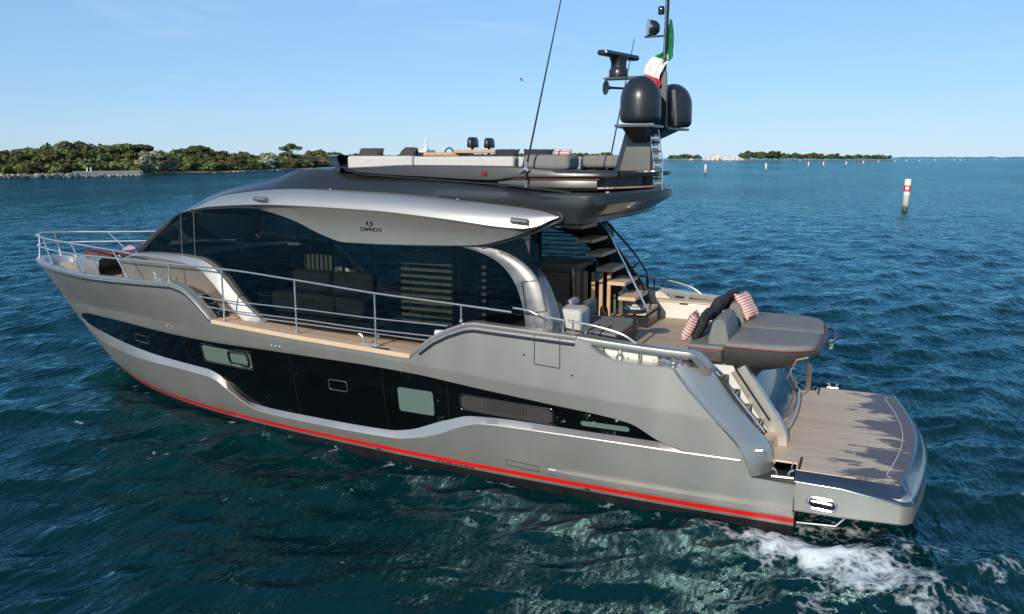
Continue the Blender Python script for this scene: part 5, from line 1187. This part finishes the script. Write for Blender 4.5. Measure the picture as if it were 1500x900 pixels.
proto = {
 'round': make_tree('evergreen_tree', crown(1, rl(1, 9, 3.3, 5.2, 3.0, 1), 1500, .42), trunk(5, .25, 5, 1), M['leaf'], 'dense round dark green tree in the shoreline wood', GW),
 'tall': make_tree('evergreen_tree', crown(2, rl(2, 10, 2.7, 6.3, 3.8, 1.15), 1500, .40), trunk(6, .25, 5, 2), M['leaf'], 'tall uneven dark green tree in the shoreline wood', GW),
 'wide': make_tree('evergreen_tree', crown(3, rl(3, 10, 4.0, 4.4, 2.6, .9), 1600, .44), trunk(4.5, .28, 6, 3), M['leaf_pine'], 'broad spreading green tree in the shoreline wood', GW),
 'bush': make_tree('shrub', crown(4, rl(4, 7, 2.2, 1.5, 1.6, .9), 800, .34), trunk(1.6, .12, 4, 4), M['leaf'], 'low green shrub at the edge of the shoreline wood', 'shrubs along the left shore', 'shrub'),
 'pale': make_tree('olive_shrub', crown(5, rl(5, 7, 2.2, 2.0, 1.9, 1), 800, .32), trunk(2, .12, 4, 5), M['leaf_pale'], 'pale silvery shrub in front of the shoreline wood', 'silvery shrubs along the left shore', 'shrub'),
 'grey': make_tree('grey_green_tree', crown(6, rl(6, 9, 3.4, 6.6, 3.0, .9), 1500, .40), trunk(6, .25, 6, 6), M['leaf_grey'], 'tall grey green domed tree rising above the left wood', 'grey green trees above the left wood'),
 'pine': make_tree('umbrella_pine', crown(7, [(0,0,8.3,3.6,3.6,1.3),(1.8,.6,8.0,2,2,1),(-1.7,-.8,8.1,2.2,2.2,1),(.2,1.9,8.2,1.9,1.9,.9)], 1300, .40), trunk(8, .26, 6, 7), M['leaf_pine'], 'umbrella pine with a flat dark crown and bare trunk', 'umbrella pines above the left wood'),
 'sparse': make_tree('sparse_tree', crown(8, [(0,0,8.6,1.5,1.5,.9),(1.9,.5,8.1,1.2,1.2,.7),(-1.8,-.4,7.9,1.2,1.2,.8),(.6,-.5,9.4,1,1,.6),(-.9,.6,7.0,.8,.8,.5)], 480, .36), trunk(8, .2, 9, 8), M['leaf_pine'], 'thin open tree with gaps in its crown standing above the wood', None),
 'dry': make_tree('dry_shrub', crown(9, rl(9, 6, 2.0, 1.2, 1.1, .8), 600, .30), trunk(1.3, .1, 4, 9), M['dry'], 'dry straw coloured shrub by the shore', 'dry shrubs along the left shore', 'shrub'),
}
used = set(); tr = random.Random(11)
def plant(kind, u, D, h, label=None, group=None, wide=1., z=.7):
    H = {'round':8.6,'tall':10.6,'wide':7.3,'bush':3.3,'pale':4.1,'grey':9.9,'pine':9.6,'sparse':10.2,'dry':2.5}[kind]
    o = proto[kind] if kind not in used else copy_thing(proto[kind]); used.add(kind)
    o.location = at(u, D, z); s = h/H; o.scale = (s*wide, s*wide, s); o.rotation_euler = (0, 0, tr.uniform(0, 6.28))
    if label: o['label'] = label
    if group: o['group'] = group
    return o
shoreD = lin([-60,0,100,205,215,300,340,400,460,520,620], [205,213,228,246,258,285,300,345,392,440,520])
def hgt(u, v, D): return 5.33-.7+(232-v)/1170*D*1.015
skyline = lin([-40,0,30,60,80,100,130,150,165,180,200,222,245,265,292,320,345,370,400,430,450,470,520], [221,221,218,217,213,211,213,215,217,214,218,221,221,220,217,223,222,224,223,222,223,222,226])
u = -45
while u < 520:                                       # back row makes the skyline
    D = shoreD(u)+tr.uniform(45, 75); v = skyline(u)+tr.choice([-2.5,-1,0,1.5,3,4.5])
    plant(tr.choice(['round','tall','tall','wide','round','pine']), u, D, hgt(u, v, D), wide=tr.uniform(.9, 1.5)); u += tr.uniform(8.5, 14)*(300/D)
u = -45
while u < 520:                                       # middle row
    D = shoreD(u)+tr.uniform(22, 40); v = skyline(u)+tr.uniform(5, 10)
    plant(tr.choice(['round','tall','wide','wide']), u, D, hgt(u, v, D)); u += tr.uniform(8, 12)*(290/D)
u = -45
while u < 520:                                       # front row of shrubs
    D = shoreD(u)+tr.uniform(9, 17)
    k = tr.choice(['bush','bush','bush','round','bush','pale' if u > 200 else 'bush','dry' if u > 220 else 'bush']); plant(k, u, D, tr.uniform(2.4, 4.6) if k != 'round' else tr.uniform(4,5.2), wide=1.25); u += tr.uniform(8, 12)*(260/D)
for u, v, w_ in ((100, 206, 1.25), (86, 209, .9), (125, 211, .9), (137, 210, .75)):
    D = shoreD(u)+62; plant('grey', u, D, hgt(u, v, D), wide=w_)
for u, v, lab in ((162, 216, 'leftmost flat topped umbrella pine with a pale leaning trunk'), (183, 212, 'tall umbrella pine with a stacked dark crown at the middle of the left wood'), (208, 213, 'umbrella pine with the widest flat crown where the left wood drops')):
    D = shoreD(u)+40; plant('pine', u, D, hgt(u, v, D), lab, wide=1.1)
D = shoreD(428)+30; plant('sparse', 426, D, hgt(428, 211, D), wide=1.6)
for u, D, h, lab in ((215, 262, 7.2, 'silvery olive tree standing by the end of the stone quay'), (246, 270, 4.4, 'small silvery shrub right of the tall silvery olive'), (392, 352, 7.0, 'large silvery bush on the shore left of the roof of the yacht')):
    plant('pale', u, D, h, lab)
# farther woods: behind the flybridge and across the water to the right
GF = 'low trees on the far shore'
for u in np.arange(500, 905, 7.5):
    D = 620+tr.uniform(0, 160); v = tr.uniform(223.5, 229) if u > 830 else tr.uniform(226, 230); o = plant(tr.choice(['round','wide']), float(u)+tr.uniform(-3, 3), D, hgt(u, v, D), 'low green tree of the far wood behind the flybridge', 'trees of the far wood behind the flybridge', wide=1.5, z=.8)
for u0, u1, stp, va, vb in ((984, 1028, 5, 226, 229), (1090, 1142, 4.2, 222.5, 226), (1142, 1225, 5, 225, 229), (1225, 1304, 5, 227, 230)):
    for u in np.arange(u0, u1, stp):
        D = 1640+tr.uniform(-50, 120); v = tr.uniform(va, vb); plant(tr.choice(['round','wide']), float(u), D, max(2.5, hgt(u, v, D)), 'low tree in the wooded strip across the water to the right', GF, wide=1.6, z=.8)
# land
def strip(name, us_, d0, d1, z0, z1, mt):
    rows = [[tuple(at(u, d0(u), -1.0)) for u in us_], [tuple(at(u, d0(u)+.5, z0)) for u in us_], [tuple(at(u, d0(u)+8, z1)) for u in us_], [tuple(at(u, d1(u), z1)) for u in us_], [tuple(at(u, d1(u)+1, -1)) for u in us_]]
    return tag(obj(name, MB().loft(rows), mt), kind='structure')
M['shore'] = vary(mat('shore_earth', (.16,.14,.085), .95), (.16,.14,.085), .45, .35, 8)
M['stone'] = vary(mat('shore_stone', (.33,.30,.25), .9), (.33,.30,.25), .3, .8, 8)
M['concrete'] = vary(mat('quay_concrete', (.48,.45,.40), .9), (.48,.45,.40), .15, .5, 6)
strip('left_shore_ground', np.linspace(-120, 640, 160), lambda u: shoreD(u)+2.5*noise.noise(V(u*.07, 0, 0)), lambda u: shoreD(u)+170, .35, .75, M['shore'])
strip('far_shore_ground', np.linspace(600, 960, 60), lambda u: 560+12*noise.noise(V(u*.05, 3, 0)), lambda u: 900, .5, .8, M['shore'])
strip('right_island_ground', np.linspace(940, 1312, 60), lambda u: 1540+20*noise.noise(V(u*.05, 7, 0))+max(0, (u-1290))*3, lambda u: 1900, .5, .8, M['shore'])
# rough stone revetment of the left shore and its quay
mb = MB(); rg = np.random.default_rng(3)
for k in range(900):
    u = (rg.uniform(-40, 112) if k < 480 else rg.uniform(112, 206)) if k < 640 else rg.uniform(340, 470)
    D = shoreD(u)-1.2+rg.uniform(0, 3.0); p = at(u, D, .05+rg.uniform(0, .9) if k < 480 else rg.uniform(0, .4)); s = rg.uniform(.25,.7)
    P = [p+V(*(rg.normal(size=3)*.12*s))+V(a*s*.6, b_*s*.6, c*s*.4) for c in (-1, 1) for b_ in (-1, 1) for a in (-1, 1)]
    mb.add(P, [(0,2,3,1),(4,5,7,6),(0,1,5,4),(2,6,7,3),(0,4,6,2),(1,3,7,5)])
rv = obj('shore_stones', mb, M['stone'], None, smooth=False); tag(rv, 'rough pale stones heaped along the left waterline', 'stones', kind='stuff')
rows = [[tuple(at(u, shoreD(u)+d, z)) for u in np.linspace(104, 208, 40)] for d, z in ((.6,-.5),(.4,1.45),(5.6,1.5),(5.8,.5))]
q = obj('stone_quay', MB().loft(rows, False, True), M['concrete'], None, smooth=False); tag(q, 'low pale stone quay ending squarely at the left shore', 'quay')
for u, lab in ((126, 'left one of two short white posts on the stone quay'), (131.5, 'right one of two short white posts on the stone quay')):
    p = obj('white_post', MB().lathe([(0,0),(.22,0),(.20,1.0),(.26,1.02),(.24,1.15),(0,1.2)], (0,0,0), 10), M['white'], None); p.location = at(u, shoreD(u)+4, 1.45); tag(p, lab, 'post', 'white posts on the quay')
# white houses across the water
M['house'] = vary(mat('white_render', (.66,.63,.58), .9), (.66,.63,.58), .06, .3); M['tile'] = vary(mat('roof_tile', (.42,.30,.24), .9), (.42,.30,.24), .2, .5); M['pane'] = mat('dark_pane', (.03,.04,.05), .1)
def house(u, D, wd, hh, lab):
    e = empty('white_house', at(u, D, .6), lab, 'house', 'white houses across the water'); e.rotation_euler = (0, 0, math.atan2(RT.y, RT.x))
    obj('wall', MB().box((0,0,hh/2), (wd, 9, hh)), M['house'], e, smooth=False)
    obj('roof', MB().prism([(-wd/2-.4,-5,hh),(wd/2+.4,-5,hh),(wd/2-1,0,hh+1.8),(-wd/2+1,0,hh+1.8)], (0,.1,0)) if False else MB().loft([[(-wd/2-.4,-5,hh),(wd/2+.4,-5,hh)],[(-wd/2+1,0,hh+1.7),(wd/2-1,0,hh+1.7)],[(-wd/2-.4,5,hh),(wd/2+.4,5,hh)]]), M['house'], e, smooth=False)
    for f_ in range(max(1, int(hh/3.2))):
        for k in range(int(wd/3.5)): obj('window', MB().box((-wd/2+1.8+3.5*k, -4.52, 1.6+3.1*f_), (1.2,.06,1.3)), M['pane'], e, smooth=False)
    return e
hs_ = [(1012,6,4),(1030,7,4),(1037,9,6),(1043,6,9),(1049,10,12),(1055,6,5),(1061,9,8),(1067,6,4.5),(1073,10,9),(1079,6,6),(1086,7,4)]
ordn = ['first','second','third','fourth','fifth','sixth','seventh','eighth','ninth','tenth','last']
for i, (u, wd, hh) in enumerate(hs_): house(u, 1700+25*(i % 3), wd, hh, ordn[i]+' white house from the left in the row across the water')
# very far coast on the right
M['far'] = vary(mat('far_coast', (.10,.15,.20), 1), (.10,.15,.20), .25, .01, 6)  # blue-grey tint puts the haze of distance into the coast's colour
rows = []
for k in range(120):
    u = 1290+330*k/119; D = 6500; hh = 14+9*noise.noise(V(u*.05,1,0))+6*noise.noise(V(u*.3,2,0)); rows.append([tuple(at(u, D, -2)), tuple(at(u, D, max(4, hh))), tuple(at(u, D+200, max(4, hh)*.9)), tuple(at(u, D+400, -2))])
tag(obj('far_coast', MB().loft(rows), M['far']), kind='structure')
# tower beyond the flybridge
tw = empty('white_tower', at(624.5, 1000, .6), 'slender white tower rising beyond the flybridge seats', 'tower')
obj('tower_spire', MB().lathe([(1.6,18),(1.4,26),(.9,29.5),(0,30)], (0,0,0), 10), M['house'], tw)
obj('tower_body', MB().lathe([(3.6,0),(3.2,12),(2.6,18.5),(0,18.5)], (0,0,0), 10), M['house'], tw)
obj('tower_gallery', MB().box((1.5,-2.5,14.5), (6,6,2.4)), M['house'], tw, smooth=False)
# channel piles
M['pile'] = mat('painted_pile', (.7,.7,.68), .7); t = M['pile'].node_tree; N = t.nodes; L = t.links
tc = N.new('ShaderNodeTexCoord'); sp = N.new('ShaderNodeSeparateXYZ'); L.new(tc.outputs['Object'], sp.inputs[0]); n_ = N.new('ShaderNodeTexNoise'); n_.inputs['Scale'].default_value = 3; L.new(tc.outputs['Object'], n_.inputs[0])
ad_ = N.new('ShaderNodeMath'); ad_.operation = 'MULTIPLY_ADD'; L.new(n_.outputs['Fac'], ad_.inputs[0]); ad_.inputs[1].default_value = .8; L.new(sp.outputs['Z'], ad_.inputs[2])
r = N.new('ShaderNodeValToRGB'); dv_ = N.new('ShaderNodeMath'); dv_.operation = 'DIVIDE'; dv_.inputs[1].default_value = 4; L.new(ad_.outputs[0], dv_.inputs[0]); L.new(dv_.outputs[0], r.inputs[0])
cr = r.color_ramp; cr.elements[0].position = .12; cr.elements[0].color = (.02,.025,.015,1); cr.elements[1].position = .55; cr.elements[1].color = (.72,.71,.68,1)
for p_, c_ in ((.2,(.09,.09,.05,1)), (.28,(.38,.35,.29,1)), (.5,(.5,.47,.42,1))): e_ = cr.elements.new(p_); e_.color = c_
L.new(r.outputs[0], N['Principled BSDF'].inputs['Base Color'])
M['sign_red'] = mat('sign_red', (.62,.03,.04), .5)
GP = 'channel marker piles'
pe = empty('channel_pile', at(1331.5, 80.8, 0), 'nearest channel pile, weathered white with a red square board', 'marker pile', GP)
obj('pile_post', MB().lathe([(.26,-3),(.27,0),(.29,1.2),(.31,3.2),(.30,3.26),(0,3.28)], (0,0,0), 14), M['pile'], pe); pe.rotation_euler = (R(1.2), R(-1.5), 0)
fwv = (CAM-pe.location); fwv.z = 0; fwv.normalize(); sdv = V(-fwv.y, fwv.x, 0)
def board(w_, h_, zc, o_): return MB().prism([fwv*o_+sdv*a*w_/2+V(0,0,zc+c*h_/2) for a, c in ((-1,-1),(1,-1),(1,1),(-1,1))], fwv*.03)
rb_ = obj('red_board', MB().lathe([(.318,2.02),(.322,2.04),(.326,2.62),(.318,2.64)], (0,0,0), 14), M['sign_red'], pe)
obj('white_square', board(.30, .30, 2.35, .315), M['white'], rb_, smooth=False)
pl_ = [(1034,255,242),(1123,251,240),(1185,246,239),(1207,245,237),(1240,244,236),(1265,242,236),(1287,240,234),(1311,239,235),(1328,238,234),(1347,238,234),(1370,237,233.5),(1398,237,233),(1407,237,233),(1459,236.5,232.5),(1070,238.5,235),(1172,238,235)]
pp = empty('channel_pile', (0,0,0), '', 'marker pile', GP)
obj('pile_post', MB().lathe([(.30,-3),(.31,0),(.33,1.2),(.36,3.2),(.34,3.26),(0,3.28)], (0,0,0), 10), M['pile'], pp)
names = ['leftmost and largest of the white piles in the distance', 'second of the distant white piles, right of the first by a wide gap', 'third distant white pile, left one of a close pair', 'fourth distant white pile, right one of a close pair', 'fifth distant white pile in the row to the horizon', 'sixth distant white pile in the row to the horizon', 'seventh distant white pile in the row to the horizon', 'eighth distant white pile in the row to the horizon']
for i, (u, vb, vt) in enumerate(pl_):
    o = pp if i == 0 else copy_thing(pp); o.location = at(u, min(1500, 6236/(vb-232)), 0); o.rotation_euler = (R(tr.uniform(-2,2)), R(tr.uniform(-2,2)), tr.uniform(0,6))
    o['label'] = names[i] if i < 8 else 'tiny white pile far off by the horizon'
    if u == 1370 or u>1390: o.scale = (1.3,1.3,1.1)
# gull
gl = MB().tube(spl([(-.22,0,0),(-.05,0,.01),(.12,0,.02),(.22,0,.03)], 8), [.01,.04,.06,.07,.07,.06,.045,.03,.01], 8)
for s in (1, -1): gl.loft([[(.10,0,.03),(-.06,0,.03)],[(.12,.28*s,.13),(-.03,.28*s,.13)],[(.03,.58*s,.09),(-.0,.58*s,.09)]])
g = obj('gull', gl, M['white'], None); g.location = at(763, 60, 5.33+(232-125)/1170*60*1.02); g.rotation_euler = (0, .1, .6); tag(g, 'tiny white gull flying left of the mast', 'bird')
